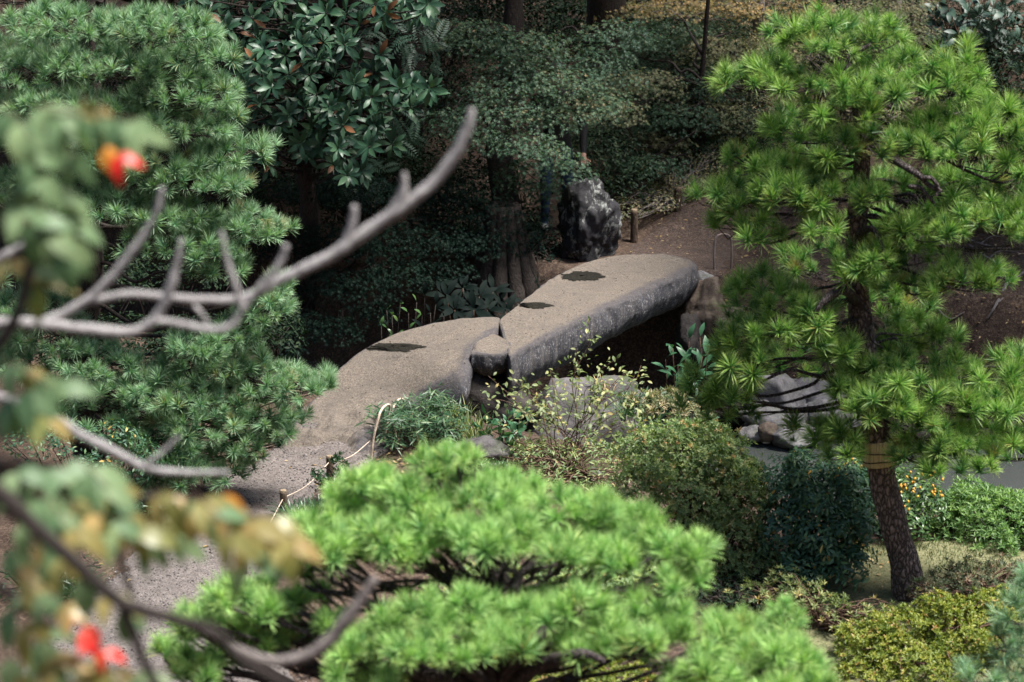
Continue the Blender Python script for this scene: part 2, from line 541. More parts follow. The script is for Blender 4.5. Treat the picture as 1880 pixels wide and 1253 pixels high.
M_PALE = leaf_mat('pale_leaf', [(0.0, (0.08, 0.12, 0.045)), (0.6, (0.18, 0.22, 0.085)), (0.9, (0.31, 0.32, 0.14)), (1.0, (0.42, 0.32, 0.12))], 0.5, 0.3)
M_GRASSY = leaf_mat('dwarf_bamboo_leaf', [(0.0, (0.022, 0.060, 0.027)), (0.7, (0.044, 0.096, 0.044)), (1.0, (0.096, 0.144, 0.056))], 0.45, 0.2)
M_LIRI = leaf_mat('lilyturf_blade', [(0.0, (0.010, 0.034, 0.014)), (1.0, (0.028, 0.072, 0.026))], 0.4, 0.15, 0.45)
M_BROAD = leaf_mat('broad_leaf', [(0.0, (0.036, 0.11, 0.052)), (1.0, (0.07, 0.17, 0.085))], 0.38, 0.2, 0.45)
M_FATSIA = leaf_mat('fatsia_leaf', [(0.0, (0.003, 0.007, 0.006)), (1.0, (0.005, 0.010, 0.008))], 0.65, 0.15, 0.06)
M_LAUREL = leaf_mat('laurel_leaf', [(0.0, (0.018, 0.043, 0.032)), (1.0, (0.043, 0.081, 0.059))], 0.45, 0.15, 0.3)
M_LAWNBL = leaf_mat('grass_blade', [(0.0, (0.06, 0.085, 0.03)), (0.7, (0.12, 0.15, 0.055)), (1.0, (0.24, 0.22, 0.11))], 0.6, 0.25)
M_HAZE_G = leaf_mat('wax_leaf_green', [(0.0, (0.07, 0.13, 0.06)), (0.5, (0.12, 0.19, 0.09)), (1.0, (0.20, 0.27, 0.13))], 0.5, 0.3, 0.3)
M_HAZE_Y = leaf_mat('wax_leaf_yellowing', [(0.0, (0.135, 0.150, 0.040)), (0.5, (0.222, 0.194, 0.062)), (1.0, (0.333, 0.229, 0.088))], 0.4, 0.3, 0.5)
M_HAZE_O = leaf_mat('wax_leaf_orange', [(0.0, (0.55, 0.17, 0.025)), (1.0, (0.66, 0.28, 0.05))], 0.4, 0.35, 0.4)
M_HAZE_R = leaf_mat('wax_leaf_red', [(0.0, (0.60, 0.02, 0.02)), (1.0, (0.62, 0.07, 0.03))], 0.4, 0.35, 0.4, transcol=(1.3, 0.5, 0.4))
M_LITTER = leaf_mat('dry_leaf', [(0.0, (0.154, 0.091, 0.038)), (0.5, (0.266, 0.182, 0.077)), (1.0, (0.350, 0.266, 0.154))], 0.7, 0.1)


# ------------------------------------------------------------------ piece shapes
def tpl_leaf(L=1.0, W=0.32, fold=0.25, curl=0.12, rows=2, peak=0.5):
    V, F, A = [(0, 0, 0)], [], [0.0]
    for r in range(1, rows + 1):
        t = r / (rows + 1)
        w = W * 0.5 * (math.sin(math.pi * t ** (math.log(.5) / math.log(peak)))) ** 0.85
        z = curl * L * (t - t * t * 1.6)
        V += [(-w, t * L, z + fold * w), (0, t * L, z), (w, t * L, z + fold * w)]
        A += [t] * 3
    V.append((0, L, curl * L * (1 - 1.6)))
    A.append(1.0)
    e = len(V) - 1
    F += [(0, 2, 1), (0, 3, 2)]
    for r in range(rows - 1):
        a, b = 1 + 3 * r, 4 + 3 * r
        F += [(a, a + 1, b + 1), (a, b + 1, b), (a + 1, a + 2, b + 2), (a + 1, b + 2, b + 1)]
    a = 1 + 3 * (rows - 1)
    F += [(a, a + 1, e), (a + 1, a + 2, e)]
    return np.array(V, float), np.array(F), np.array(A)


def tpl_small(W=0.42, fold=0.3):
    V = np.array([(0, 0, 0), (-W / 2, 0.5, fold * W / 2), (0, 1, -0.06), (W / 2, 0.5, fold * W / 2)], float)
    return V, np.array([(0, 2, 1), (0, 3, 2)]), np.array([0, .5, 1, .5])


def tpl_maple():
    lob = [(-128, 0.38), (-78, 0.72), (-38, 0.92), (0, 1.0), (38, 0.92), (78, 0.72), (128, 0.38)]
    V, A, F = [(0, 0, 0)], [0.0], []
    for i, (a, r) in enumerate(lob):
        a = math.radians(a)
        V.append((math.sin(a) * r * .68, 0.12 + math.cos(a) * r * .75, -0.10 * r))
        A.append(1.0)
        if i < len(lob) - 1:
            b = math.radians((lob[i][0] + lob[i + 1][0]) / 2)
            V.append((math.sin(b) * .13, 0.12 + math.cos(b) * .17, 0.02))
            A.append(0.4)
    k = len(V)
    for i in range(1, k - 1):
        F.append((0, i + 1, i))
    return np.array(V, float), np.array(F), np.array(A)


def tpl_rosette(n, leaf, elev=(15, 55), seed=0, scale=(0.8, 1.1)):
    r = np.random.default_rng(seed)
    mb = MB()
    V, F, A = leaf
    for i in range(n):
        az = 2 * math.pi * (i * 0.382 + r.random() * 0.06)
        el = math.radians(elev[0] + (elev[1] - elev[0]) * (i / max(n - 1, 1)) + r.normal() * 6)
        y = np.array([math.cos(az) * math.cos(el), math.sin(az) * math.cos(el), math.sin(el)])
        z = unit(np.array([-math.cos(az) * math.sin(el), -math.sin(az) * math.sin(el), math.cos(el)]))
        x = np.cross(y, z)
        R = np.stack([x, y, z], -1)
        mb.add((V * r.uniform(*scale)) @ R.T, F, 0, A)
    return np.vstack(mb.v), np.vstack(mb.f), np.concatenate(mb.a)


def tpl_needles(n, L=1.0, w=0.03, seed=0, lo=8, hi=82, stem=0.35, seg=2, droop=0.10):
    r = np.random.default_rng(seed)
    V, F, A = [], [], []
    for i in range(n):
        u = (i + r.random()) / n
        phi = math.radians(lo + (hi - lo) * u ** 0.8 + r.normal() * 5)
        az = r.random() * 2 * math.pi
        d = np.array([math.sin(phi) * math.cos(az), math.sin(phi) * math.sin(az), math.cos(phi)])
        side = unit(np.cross(d, r.normal(size=3)))
        b = np.array([0, 0, -stem * u + r.normal() * 0.03])
        ln = L * r.uniform(0.82, 1.08)
        k = len(V)
        if seg == 1:
            V += [b - side * w / 2, b + side * w / 2, b + d * ln]
            A += [0, 0, 1]
            F.append((k, k + 1, k + 2))
        else:
            m = b + d * ln * 0.55
            tp = b + d * ln + np.array([0, 0, -droop * ln * math.sin(phi)])
            V += [b - side * w * .4, b + side * w * .4, m + side * w / 2, m - side * w / 2, tp]
            A += [0, 0, .55, .55, 1]
            F += [(k, k + 1, k + 2), (k, k + 2, k + 3), (k + 3, k + 2, k + 4)]
    return np.array(V), np.array(F), np.array(A)


def mesh_of(name, tpl, mat, jitter=0.3, smooth=True):
    mb = MB()
    V, F, A = tpl
    # tint varies from blade to blade inside the piece
    lab = np.zeros(len(V))
    uf = np.arange(len(V))
    for f in F:
        m = min(uf[f[0]], uf[f[1]], uf[f[2]])
        uf[f] = m
    lab = (hash3(uf, uf * 0, uf * 0, 3) * 0.5 + 0.5) * jitter
    mb.add(V, F, lab, A)
    return mb.build(name, mat, smooth=smooth, mesh_only=True)


# ------------------------------------------------------------------ terrain
def sdf_poly(x, y, poly):
    x = np.asarray(x, float)
    y = np.asarray(y, float)
    P = np.asarray(poly, float)
    d = np.full(x.shape, 1e18)
    ins = np.zeros(x.shape, bool)
    n = len(P)
    for i in range(n):
        a, b = P[i], P[(i + 1) % n]
        e = b - a
        t = np.clip(((x - a[0]) * e[0] + (y - a[1]) * e[1]) / (e @ e), 0, 1)
        dx, dy = x - a[0] - t * e[0], y - a[1] - t * e[1]
        d = np.minimum(d, dx * dx + dy * dy)
        c = ((a[1] > y) != (b[1] > y))
        with np.errstate(divide='ignore', invalid='ignore'):
            xi = (b[0] - a[0]) * (y - a[1]) / (b[1] - a[1] if b[1] != a[1] else 1e-12) + a[0]
        ins ^= c & (x < xi)
    return np.where(ins, -1, 1) * np.sqrt(d)


POND = [(-9.5, 34.6), (-5.2, 30.9), (-2.2, 28.9), (-0.55, 27.55), (-0.15, 27.0), (0.3, 26.8), (0.9, 26.4), (1.5, 25.6), (3.0, 24.85), (5.0, 24.65), (9, 24.2), (34, 21),
        (34, 28.6), (9, 29.1), (5, 29.35), (3.4, 29.75), (2.5, 30.0), (2.0, 30.15), (1.4, 30.25), (0.2, 30.5), (-1.8, 31.7), (-4.4, 33.2), (-8.5, 36.6)]
AXX = [-9, -4.6, -2, 0.5, 3, 10, 40]
AXY = [35.6, 32.1, 30.3, 28.5, 27.7, 26.8, 24.5]
WATER_Z = -0.86


def sstep(a, b, t):
    t = np.clip((t - a) / (b - a), 0, 1)
    return t * t * (3 - 2 * t)


def hf(x, y):
    x = np.asarray(x, float)
    y = np.asarray(y, float)
    s = sdf_poly(x, y, POND)
    far = sstep(-0.4, 0.4, y - np.interp(x, AXX, AXY))
    fz = 0.42 + 0.24 * np.maximum(0, y - 31.3) + 0.24 * np.clip(y - 34.5, 0, 14) - 0.24 * np.maximum(0, y - 50)
    fz = np.where(y > 50, 0.42 + 0.24 * 18.7 + 0.24 * 14, fz)
    hill = np.maximum(0, 7.3 - 0.55 * y)
    nz = 0.02 + hill
    p = np.stack([x, y, np.zeros_like(x)], -1)
    rough = 0.05 * fbm(p * 0.7, 3, 3) + 0.012 * fbm(p * 4, 8, 2)
    rough = rough * np.clip((np.hypot(x - 0, y - 28) * 0 + 1), 0, 1)
    z = nz * (1 - far) + fz * far + rough
    ins = sstep(-0.12, 0.42, -s + 0.06 * noise3(p * 3, 5))
    return z * (1 - ins) + (-1.5) * ins


def at_ground(px, py):
    d = ray(px, py)
    t = np.linspace(15, 60, 900)
    P = CAMP + d * t[:, None]
    below = P[:, 2] < hf(P[:, 0], P[:, 1])
    i = int(np.argmax(below)) if below.any() else len(t) - 1
    p = P[i]
    return np.array([p[0], p[1], float(hf(p[0:1], p[1:2])[0])])


def axis_vals(lo, hi, step, far):
    core = np.arange(lo, hi + 1e-6, step)
    a, g, s = [], step * 2, step * 2
    v = hi
    up = []
    while v < far:
        v += s
        s *= 1.35
        up.append(v)
    v, s, dn = lo, step * 2, []
    while v > -far:
        v -= s
        s *= 1.35
        dn.append(v)
    return np.array(dn[::-1] + list(core) + up)


def grid_mesh(xs, ys, zf, keep=None):
    X, Y = np.meshgrid(xs, ys)
    Z = zf(X.ravel(), Y.ravel())
    V = np.stack([X.ravel(), Y.ravel(), Z], -1)
    nx = len(xs)
    i = (np.arange(len(ys) - 1)[:, None] * nx + np.arange(nx - 1)[None]).ravel()
    q = np.stack([i, i + 1, i + nx + 1, i + nx], -1)
    if keep is not None:
        kv = keep(V[:, 0], V[:, 1])
        q = q[kv[q].all(1)]
        used = np.unique(q)
        rm = np.full(len(V), -1)
        rm[used] = np.arange(len(used))
        V, q = V[used], rm[q]
    F = np.vstack([q[:, [0, 1, 2]], q[:, [0, 2, 3]]])
    mb = MB()
    mb.add(V, F)
    return mb


g = grid_mesh(axis_vals(-7, 7, 0.09, 400), axis_vals(18, 38, 0.09, 400), hf).build('ground', M_SOIL, kind='structure')


def sheet(name, pxpoly, mat, step=0.04, lift=0.016, ragged=0.10, world=None):
    poly = [tuple(at_ground(*p)[:2]) for p in pxpoly] if world is None else world
    P = np.array(poly)
    xs = np.arange(P[:, 0].min() - .3, P[:, 0].max() + .3, step)
    ys = np.arange(P[:, 1].min() - .3, P[:, 1].max() + .3, step)

    def keep(x, y):
        p = np.stack([x, y, x * 0], -1)
        return sdf_poly(x, y, poly) + ragged * fbm(p * 3.0, 21, 3) < .09

    def top(x, y):
        p = np.stack([x, y, x * 0], -1)
        s = sdf_poly(x, y, poly) + ragged * fbm(p * 3.0, 21, 3)      # the edge dips under the soil
        return hf(x, y) - .012 + (lift + .012) * sstep(-.06, .08, -s) + 0.004 * noise3(p * 9, 4)

    return grid_mesh(xs, ys, top, keep).build(name, mat, kind='structure'), poly


path, PATH_POLY = sheet('path', [(640, 735), (560, 750), (470, 850), (370, 915), (270, 1000), (150, 1110), (20, 1253), (-60, 1400), (640, 1400), (560, 1253), (480, 1160),
                                 (458, 1060), (530, 945), (610, 885), (690, 850), (740, 800), (760, 760)], M_PATH)
far_path, _ = sheet('far_path', [(1140, 480), (1180, 440), (1235, 398), (1330, 340), (1480, 300), (1560, 320), (1480, 380), (1400, 430), (1330, 478), (1300, 510), (1240, 505)], M_FARPATH)
lawn, LAWN_POLY = sheet('lawn', [(1400, 1100), (1480, 1040), (1600, 1000), (1750, 985), (1990, 1000), (2100, 1120), (2100, 1330), (1400, 1400)], M_LAWN)

# water
k = NT('pond_water')
wco = k.coord(False)
wn1 = k.noise(k.stretch(wco, 1, 0.6, 1), 5.0, 3, 0.5, 0.4)
M_WATER = k.done(k.principled((0.045, 0.05, 0.048), 0.10, k.bump(wn1, 0.10, 0.05), 0.5, IOR=1.33))
mb = MB()
xs = np.linspace(-12, 34, 24)
ys = np.linspace(20, 38, 10)
water = grid_mesh(xs, ys, lambda x, y: np.full(x.shape, WATER_Z)).build('pond_water', M_WATER, kind='structure')


# ------------------------------------------------------------------ the stone bridge
def resample(pts, n):
    P = np.asarray(pts, float)
    C = sample(P, 240)
    s = np.concatenate([[0], np.cumsum(np.linalg.norm(np.diff(C, axis=0), axis=1))])
    t = np.linspace(0, s[-1], n)
    return np.stack([np.interp(t, s, C[:, i]) for i in range(3)], -1)


def slab(name, left, right, thick, r_left, r_right, parent, seed, r_end=0.06, nt=150, hollows=(), batter=0.10):
    L, R = resample(left, nt), resample(right, nt)
    off = np.array(parent.location)
    ntop = 44
    rows, alo = [], []

    def section(l, r, th):
        ax = r - l
        w = np.linalg.norm(ax)
        ax = ax / w
        pts, al = [], []
        s = np.linspace(0, 1, ntop)
        rl, rr = min(r_left, w * .3), min(r_right, w * .3)
        for q in s:                                    # top, between the two lips
            pts.append(l + ax * (rl + (w - rl - rr) * q))
            dl = min((w - rl - rr) * q, (w - rl - rr) * (1 - q)) 
            al.append(0.32 * max(0, 1 - (w - rl - rr) * (1 - q) / 0.12) if q > .5 else 0.0)
        for a in np.linspace(0, math.pi / 2, 6)[1:]:   # right lip
            pts.append(r - ax * rr + ax * rr * math.sin(a) + np.array([0, 0, -rr * (1 - math.cos(a))]))
            al.append(0.32 + 0.25 * a / (math.pi / 2))
        for q in np.linspace(0, 1, 12)[1:]:            # right face down
            d = rr + (th - rr) * q
            und = -0.12 * q ** 3
            pts.append(r + ax * (batter * q - batter * 1.6 * q * q + und) + np.array([0, 0, -d]))
            al.append(0.57 + 0.43 * q)
        for q in np.linspace(0, 1, 8)[1:]:             # underside
            pts.append(r + (l - r) * q * 1.0 + ax * (batter - batter * 1.6 - .12) * (1 - q) + np.array([0, 0, -th - 0.05 * math.sin(math.pi * q)]))
            al.append(1.0)
        for q in np.linspace(0, 1, 8)[1:]:
            d = th + (rl - th) * q
            pts.append(l + np.array([0, 0, -d]))
            al.append(0.9)
        for a in np.linspace(math.pi / 2, 0, 6)[1:-1]:
            pts.append(l + ax * rl * (1 - math.sin(a)) + np.array([0, 0, -rl * (1 - math.cos(a))]))
            al.append(0.3)
        return np.array(pts), np.array(al)

    core = [section(L[i], R[i], thick) for i in range(nt)]
    d0 = unit((L[0] + R[0]) / 2 - (L[3] + R[3]) / 2)
    d1 = unit((L[-1] + R[-1]) / 2 - (L[-4] + R[-4]) / 2)
    angs = np.linspace(0, math.pi / 2, 6)[1:]
    pre, post = [], []
    for a in angs[::-1]:
        p, al = core[0]
        c = p.mean(0)
        pre.append((c + (p - c) * (1 - (r_end / 0.4) * (1 - math.cos(a))) + d0 * r_end * math.sin(a), np.maximum(al, 0.25)))
    for a in angs:
        p, al = core[-1]
        c = p.mean(0)
        post.append((c + (p - c) * (1 - (r_end / 0.4) * (1 - math.cos(a))) + d1 * r_end * math.sin(a), np.maximum(al, 0.25)))
    S = pre + core + post
    V = np.vstack([s[0] for s in S])
    A = np.concatenate([s[1] for s in S])
    m, kk = len(S), len(S[0][0])
    # worn, uneven faces
    cen = V.reshape(m, kk, 3).mean(1).repeat(kk, 0)
    out = unit(V - cen)
    isside = np.clip(A * 1.4, 0.25, 1)
    V = V + out * (0.030 * fbm(V * 2.3, seed, 3) * isside + 0.018 * np.clip(A * 2, 0, 1) * fbm(V * np.array([11, 11, 3.5]), seed + 5, 3) + 0.003 * fbm(V * 14, seed + 6, 2) - 0.05 * np.clip(noise3(V * 7.5, seed + 7) - .38, 0, 1) * np.clip(1 - np.abs(A - .42) / .3, 0, 1))[:, None]
    V[:, 2] += np.where(A < 0.3, 0.014 * fbm(V * 1.6, seed + 9, 3), 0)
    if name == 'slab' and thick < .4:
        q = np.clip((27.15 - V[:, 1]) / .5, 0, 1)
        V[:, 2] += q * 0.075 * fbm(V * np.array([4.5, 4.5, 0]), 44, 4)
    for (hx, hy, hr1, hr2) in hollows:
        q = ((V[:, 0] - hx) / hr1) ** 2 + ((V[:, 1] - hy) / hr2) ** 2
        V[:, 2] -= np.where(A < 0.5, 0.030 * np.exp(-q * 1.3), 0)
    i = np.arange(m - 1)[:, None] * kk
    j = np.arange(kk)[None]
    jn = (j + 1) % kk
    q = np.stack([i + j, i + kk + j, i + kk + jn, i + jn], -1).reshape(-1, 4)
    F = np.vstack([q[:, [0, 1, 2]], q[:, [0, 2, 3]]])
    n = len(V)
    V = np.vstack([V, S[0][0].mean(0), S[-1][0].mean(0)])
    A = np.concatenate([A, [0.6, 0.6]])
    jj = np.arange(kk)
    F = np.vstack([F, np.stack([jj, (jj + 1) % kk, np.full(kk, n)], -1), np.stack([(m - 1) * kk + (jj + 1) % kk, (m - 1) * kk + jj, np.full(kk, n + 1)], -1)])
    mb = MB()
    mb.add(V - off, F[:, ::-1], 0, A)
    return mb.build(name, M_GRANITE, parent)


def px3(l, zs):
    return [at_z(p[0], p[1], z) for p, z in zip(l, zs if hasattr(zs, '__len__') else [zs] * len(l))]


bridge = thing('stone_bridge', at_z(900, 640, 0.0), 'arched footbridge of two huge grey granite slabs crossing the pond channel', 'bridge')
HOL = [(1067, 509, .6, 37, 8), (977, 561, .6, 30, 6), (721, 638, .47, 46, 7.5)]
hw = []
for (hx, hy, hz, a, b) in HOL:
    c = at_z(hx, hy, hz)
    e1, e2 = at_z(hx + a, hy, hz), at_z(hx, hy - b, hz)
    hw.append((c, abs(e1[0] - c[0]), abs(e2[1] - c[1]) * (.45 if hz < .5 else 1)))
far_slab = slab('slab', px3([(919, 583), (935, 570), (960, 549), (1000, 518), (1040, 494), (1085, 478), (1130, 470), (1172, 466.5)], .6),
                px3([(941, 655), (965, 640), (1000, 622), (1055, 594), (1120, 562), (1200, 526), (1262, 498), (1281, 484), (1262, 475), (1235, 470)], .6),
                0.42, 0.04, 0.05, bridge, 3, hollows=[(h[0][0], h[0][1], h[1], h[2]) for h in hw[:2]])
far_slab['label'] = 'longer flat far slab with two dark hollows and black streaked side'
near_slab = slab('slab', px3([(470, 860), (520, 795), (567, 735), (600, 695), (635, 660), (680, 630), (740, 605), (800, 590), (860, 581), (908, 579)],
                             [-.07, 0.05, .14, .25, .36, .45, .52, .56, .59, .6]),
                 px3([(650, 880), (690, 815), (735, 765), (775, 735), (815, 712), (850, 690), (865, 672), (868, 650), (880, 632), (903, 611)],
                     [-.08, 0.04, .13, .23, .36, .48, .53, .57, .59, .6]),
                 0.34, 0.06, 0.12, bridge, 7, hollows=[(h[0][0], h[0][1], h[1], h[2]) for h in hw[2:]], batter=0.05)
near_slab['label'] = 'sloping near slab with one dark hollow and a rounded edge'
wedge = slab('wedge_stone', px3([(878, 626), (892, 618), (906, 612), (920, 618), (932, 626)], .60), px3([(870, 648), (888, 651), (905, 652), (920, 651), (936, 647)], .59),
             0.23, 0.02, 0.03, bridge, 12, r_end=0.03, nt=24, batter=0.0)
bpy.context.view_layer.update()
dg0 = bpy.context.evaluated_depsgraph_get()
for (c, a, b), sl_, hp in zip(hw, (far_slab, far_slab, near_slab), HOL):
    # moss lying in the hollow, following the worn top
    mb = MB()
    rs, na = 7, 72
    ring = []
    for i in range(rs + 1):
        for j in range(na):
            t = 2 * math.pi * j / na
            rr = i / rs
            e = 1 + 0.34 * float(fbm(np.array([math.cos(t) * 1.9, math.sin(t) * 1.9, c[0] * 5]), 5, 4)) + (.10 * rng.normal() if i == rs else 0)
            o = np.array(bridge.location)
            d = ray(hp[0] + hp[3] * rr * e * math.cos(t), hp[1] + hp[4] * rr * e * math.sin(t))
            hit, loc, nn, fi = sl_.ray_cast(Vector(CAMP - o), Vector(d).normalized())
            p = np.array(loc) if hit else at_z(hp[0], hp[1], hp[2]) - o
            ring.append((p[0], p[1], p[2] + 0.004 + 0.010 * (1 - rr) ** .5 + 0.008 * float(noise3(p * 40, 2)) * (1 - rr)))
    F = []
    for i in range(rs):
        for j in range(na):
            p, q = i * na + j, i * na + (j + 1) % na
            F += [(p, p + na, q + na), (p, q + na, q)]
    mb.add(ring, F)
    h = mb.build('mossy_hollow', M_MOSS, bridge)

# grit and crumbs of bark scattered on the slabs
OCT = (np.array([(1, 0, 0), (-1, 0, 0), (0, 1, 0), (0, -1, 0), (0, 0, .6), (0, 0, -.6)], float), np.array([(0, 2, 4), (2, 1, 4), (1, 3, 4), (3, 0, 4), (2, 0, 5), (1, 2, 5), (3, 1, 5), (0, 3, 5)]), np.zeros(6))
for sl_, box, n in ((near_slab, (560, 905, 580, 800), 900), (far_slab, (925, 1275, 470, 640), 800)):
    P = []
    o = np.array(bridge.location)
    for i in range(n):
        hit, loc, nn, fi = sl_.ray_cast(Vector(CAMP - o), Vector(ray(rng.uniform(box[0], box[1]), rng.uniform(box[2], box[3]))).normalized())
        if hit and abs(nn.z) > .85 and noise3(np.array(loc) * 2.5, 31) > -.35:
            P.append(np.array(loc))
    P = np.array(P)
    mb = MB()
    mb.scatter(OCT, P, frames(rng.normal(size=P.shape) * .3 + np.array([0, 0, 1.0])), .0045 * rng.uniform(.5, 1, len(P)) ** 1 + .008 * rng.random(len(P)) ** 6)
    mb.build('grit', M_DARKGRIT, bridge, kind='stuff')
# loose gravel on the path
q = np.stack([rng.uniform(-3.6, -.6, 16000), rng.uniform(20.5, 26.9, 16000)], -1)
q = q[sdf_poly(q[:, 0], q[:, 1], PATH_POLY) < .05]
P = np.column_stack([q, hf(q[:, 0], q[:, 1]) + .017])
mb = MB()
mb.scatter(OCT, P, frames(rng.normal(size=P.shape) * .5 + np.array([0, 0, 1.0])), .005 + .009 * rng.random(len(P)) ** 3)
mb.build('gravel', M_GRAVEL, kind='stuff', smooth=False)

# ------------------------------------------------------------------ rocks
_ico = {}


def ico(sub):
    if sub not in _ico:
        import bmesh
        bm = bmesh.new()
        bmesh.ops.create_icosphere(bm, subdivisions=sub, radius=1)
        _ico[sub] = (np.array([v.co[:] for v in bm.verts]), np.array([[v.index for v in f.verts] for f in bm.faces]))
        bm.free()
    return _ico[sub]


def rock_shape(size, seed, sub=4, planes=14, rough=0.09, sharp=26, yaw=0.0, ridges=0.0):
    v, f = ico(sub)
    r = np.random.default_rng(seed)
    N = unit(r.normal(size=(planes, 3)))
    D = r.uniform(0.72, 1.0, planes)
    dots = np.maximum(v @ N.T, 1e-3)
    rad = D[None] / dots
    rad = -np.log(np.exp(-sharp * np.minimum(rad, 3)).sum(1)) / sharp
    rad = np.clip(rad, 0.3, 1.25)
    V = v * (rad * (1 - rough * 0.9 * np.abs(noise3(v * 3.3, seed + 11)) - rough * .5 * np.abs(noise3(v * 7.7, seed + 12))))[:, None]
    V = V * (1 + rough * fbm(v * 2.6, seed, 4) + rough * 0.4 * fbm(v * 9, seed + 3, 2))[:, None]
    V = V * np.array(size)
    if ridges:
        V += unit(v) * (ridges * np.abs(noise3(np.stack([V[:, 0] * 16, V[:, 1] * 16, V[:, 2] * 2.2], -1), seed)))[:, None]
    c, s = math.cos(yaw), math.sin(yaw)
    return V @ np.array([[c, s, 0], [-s, c, 0], [0, 0, 1]]), f


def rock(name, px, py, y, w, h, depth, seed, mat, label, cat='rock', group=None, yaw=0.0, sub=4, **kw):
    c = at_y(px, py, y)
    m = ppm(y)
    V, f = rock_shape((w / m, depth, h / m), seed, sub, yaw=yaw, **kw)
    mb = MB()
    mb.add(V, f)
    o = mb.build(name, mat)
    o.location = c
    return tag(o, label, cat, group)


rock('boulder', 1073, 418, 30.95, 54, 76, 0.28, 27, M_ROCKV, 'large black boulder with white veins beside the far end of the bridge', planes=8, yaw=0.5, sharp=70, rough=.13, sub=5)
rock('boulder', 900, 742, 27.35, 74, 66, 0.36, 8, M_ROCKD, 'dark ridged boulder under the joint of the two bridge slabs', ridges=0.05, rough=.08)
rock('boulder', 1062, 800, 27.3, 108, 118, 0.5, 14, M_ROCKG, 'big sloping grey boulder behind the twiggy yellowing shrub', planes=7, rough=.11, sharp=40)
rock('boulder', 878, 838, 26.0, 66, 38, 0.25, 21, M_ROCKG, 'low purplish grey boulder behind the top of the front pine')
rock('boulder', 1086, 886, 25.6, 34, 22, 0.2, 22, M_ROCK, 'small pale stone at the foot of the olive azalea')
rock('boulder', 1286, 517, 30.25, 24, 21, 0.14, 31, M_ROCK, 'small squarish stone perched on the brown abutment rock')
rock('boulder', 1296, 578, 29.95, 42, 58, 0.25, 32, M_ROCKB, 'tall brown abutment rock under the far end of the bridge', planes=12, rough=.15)
rock('boulder', 1338, 596, 29.85, 30, 42, 0.2, 33, M_ROCKB, 'brown stone to the right of the tall abutment rock')
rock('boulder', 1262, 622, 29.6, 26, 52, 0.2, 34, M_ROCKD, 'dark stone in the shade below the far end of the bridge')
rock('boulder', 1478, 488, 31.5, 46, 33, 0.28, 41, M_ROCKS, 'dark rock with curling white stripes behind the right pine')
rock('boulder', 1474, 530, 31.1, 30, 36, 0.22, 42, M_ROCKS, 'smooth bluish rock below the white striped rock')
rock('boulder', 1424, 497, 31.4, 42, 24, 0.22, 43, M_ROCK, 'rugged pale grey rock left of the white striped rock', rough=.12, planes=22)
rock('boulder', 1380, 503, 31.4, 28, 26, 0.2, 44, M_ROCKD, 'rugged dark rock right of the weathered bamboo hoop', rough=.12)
EDGE = [(1428, 728, 29.35, 46, 44, 3, 'tall grey rock at the top of the pond edge pile'), (1408, 764, 29.2, 50, 26, 4, 'broad pale rock on the left of the pond edge pile'),
        (1452, 772, 29.15, 26, 34, 5, 'dark wedge of rock in the middle of the pond edge pile'), (1476, 766, 29.2, 20, 24, 6, 'narrow upright stone in the pond edge pile'),
        (1508, 762, 29.2, 30, 25, 7, 'squarish grey stone on the right of the pond edge pile'), (1500, 724, 29.6, 52, 27, 8, 'flat topped grey rock behind the squarish stone'),
        (1460, 718, 29.7, 36, 26, 9, 'mottled grey rock between the tall rock and the flat topped one'), (1384, 794, 28.95, 24, 15, 10, 'low rounded stone touching the water beside the azalea'),
        (1411, 793, 28.85, 18, 17, 11, 'small tan pebble like stone at the waterline'), (1458, 802, 28.85, 46, 22, 12, 'pointed grey rock sloping into the pond'),
        (1318, 748, 29.3, 19, 38, 13, 'upright dark stone on the pond bank left of the pile'), (1290, 752, 29.35, 17, 36, 14, 'second upright dark stone, the one nearer the bridge'),
        (1350, 752, 29.35, 26, 42, 16, 'shadowed stone between the upright stones and the pile'), (1540, 775, 29.2, 36, 28, 15, 'shadowed stone under the pine at the right of the pile')]
for px, py, y, w, h, sd, lab in EDGE:
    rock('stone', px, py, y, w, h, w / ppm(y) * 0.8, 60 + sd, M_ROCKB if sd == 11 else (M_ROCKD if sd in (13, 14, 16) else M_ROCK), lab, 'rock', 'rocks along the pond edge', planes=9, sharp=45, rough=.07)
# more of the bank edging to the right, behind the pine
for i, px in enumerate((1600, 1665, 1740, 1800, 1860)):
    rock('stone', px, 800 - i * 5, 29.0, 36, 24, 0.16, 90 + i, M_ROCKD, 'dark stone on the far waterline under the right pine', 'rock', 'waterline stones behind the right pine', planes=13)

# ------------------------------------------------------------------ posts, ropes, hoops


def post(px, py, hpx, rpx, label, lean=0.0):
    b = at_ground(px, py)
    m = ppm(b[1])
    h, r = hpx / m, rpx / m
    t = thing('log_post', b, label, 'post', 'short log posts along the path')
    mb = MB()
    mb.tube(np.array([(0, 0, -0.1), (lean * h * .5, 0, h * .5), (lean * h, 0, h)]), [r, r * .98, r * .95], 14, 12, 0.06)
    mb.build('shaft', M_LOG, t)
    mb = MB()
    a = np.linspace(0, 2 * math.pi, 14, endpoint=False)
    rr = [(lean * h, 0, h + 0.012)] + [(lean * h + math.cos(x) * r * .8, math.sin(x) * r * .8, h + 0.009) for x in a] + [(lean * h + math.cos(x) * r * .97, math.sin(x) * r * .97, h - 0.012) for x in a]
    F = [(0, 1 + i, 1 + (i + 1) % 14) for i in range(14)]
    for i in range(14):
        F += [(1 + i, 15 + i, 15 + (i + 1) % 14), (1 + i, 15 + (i + 1) % 14, 1 + (i + 1) % 14)]
    mb.add(rr, F)
    mb.build('cut_end', M_LOGEND, t, smooth=False)
    return b, h


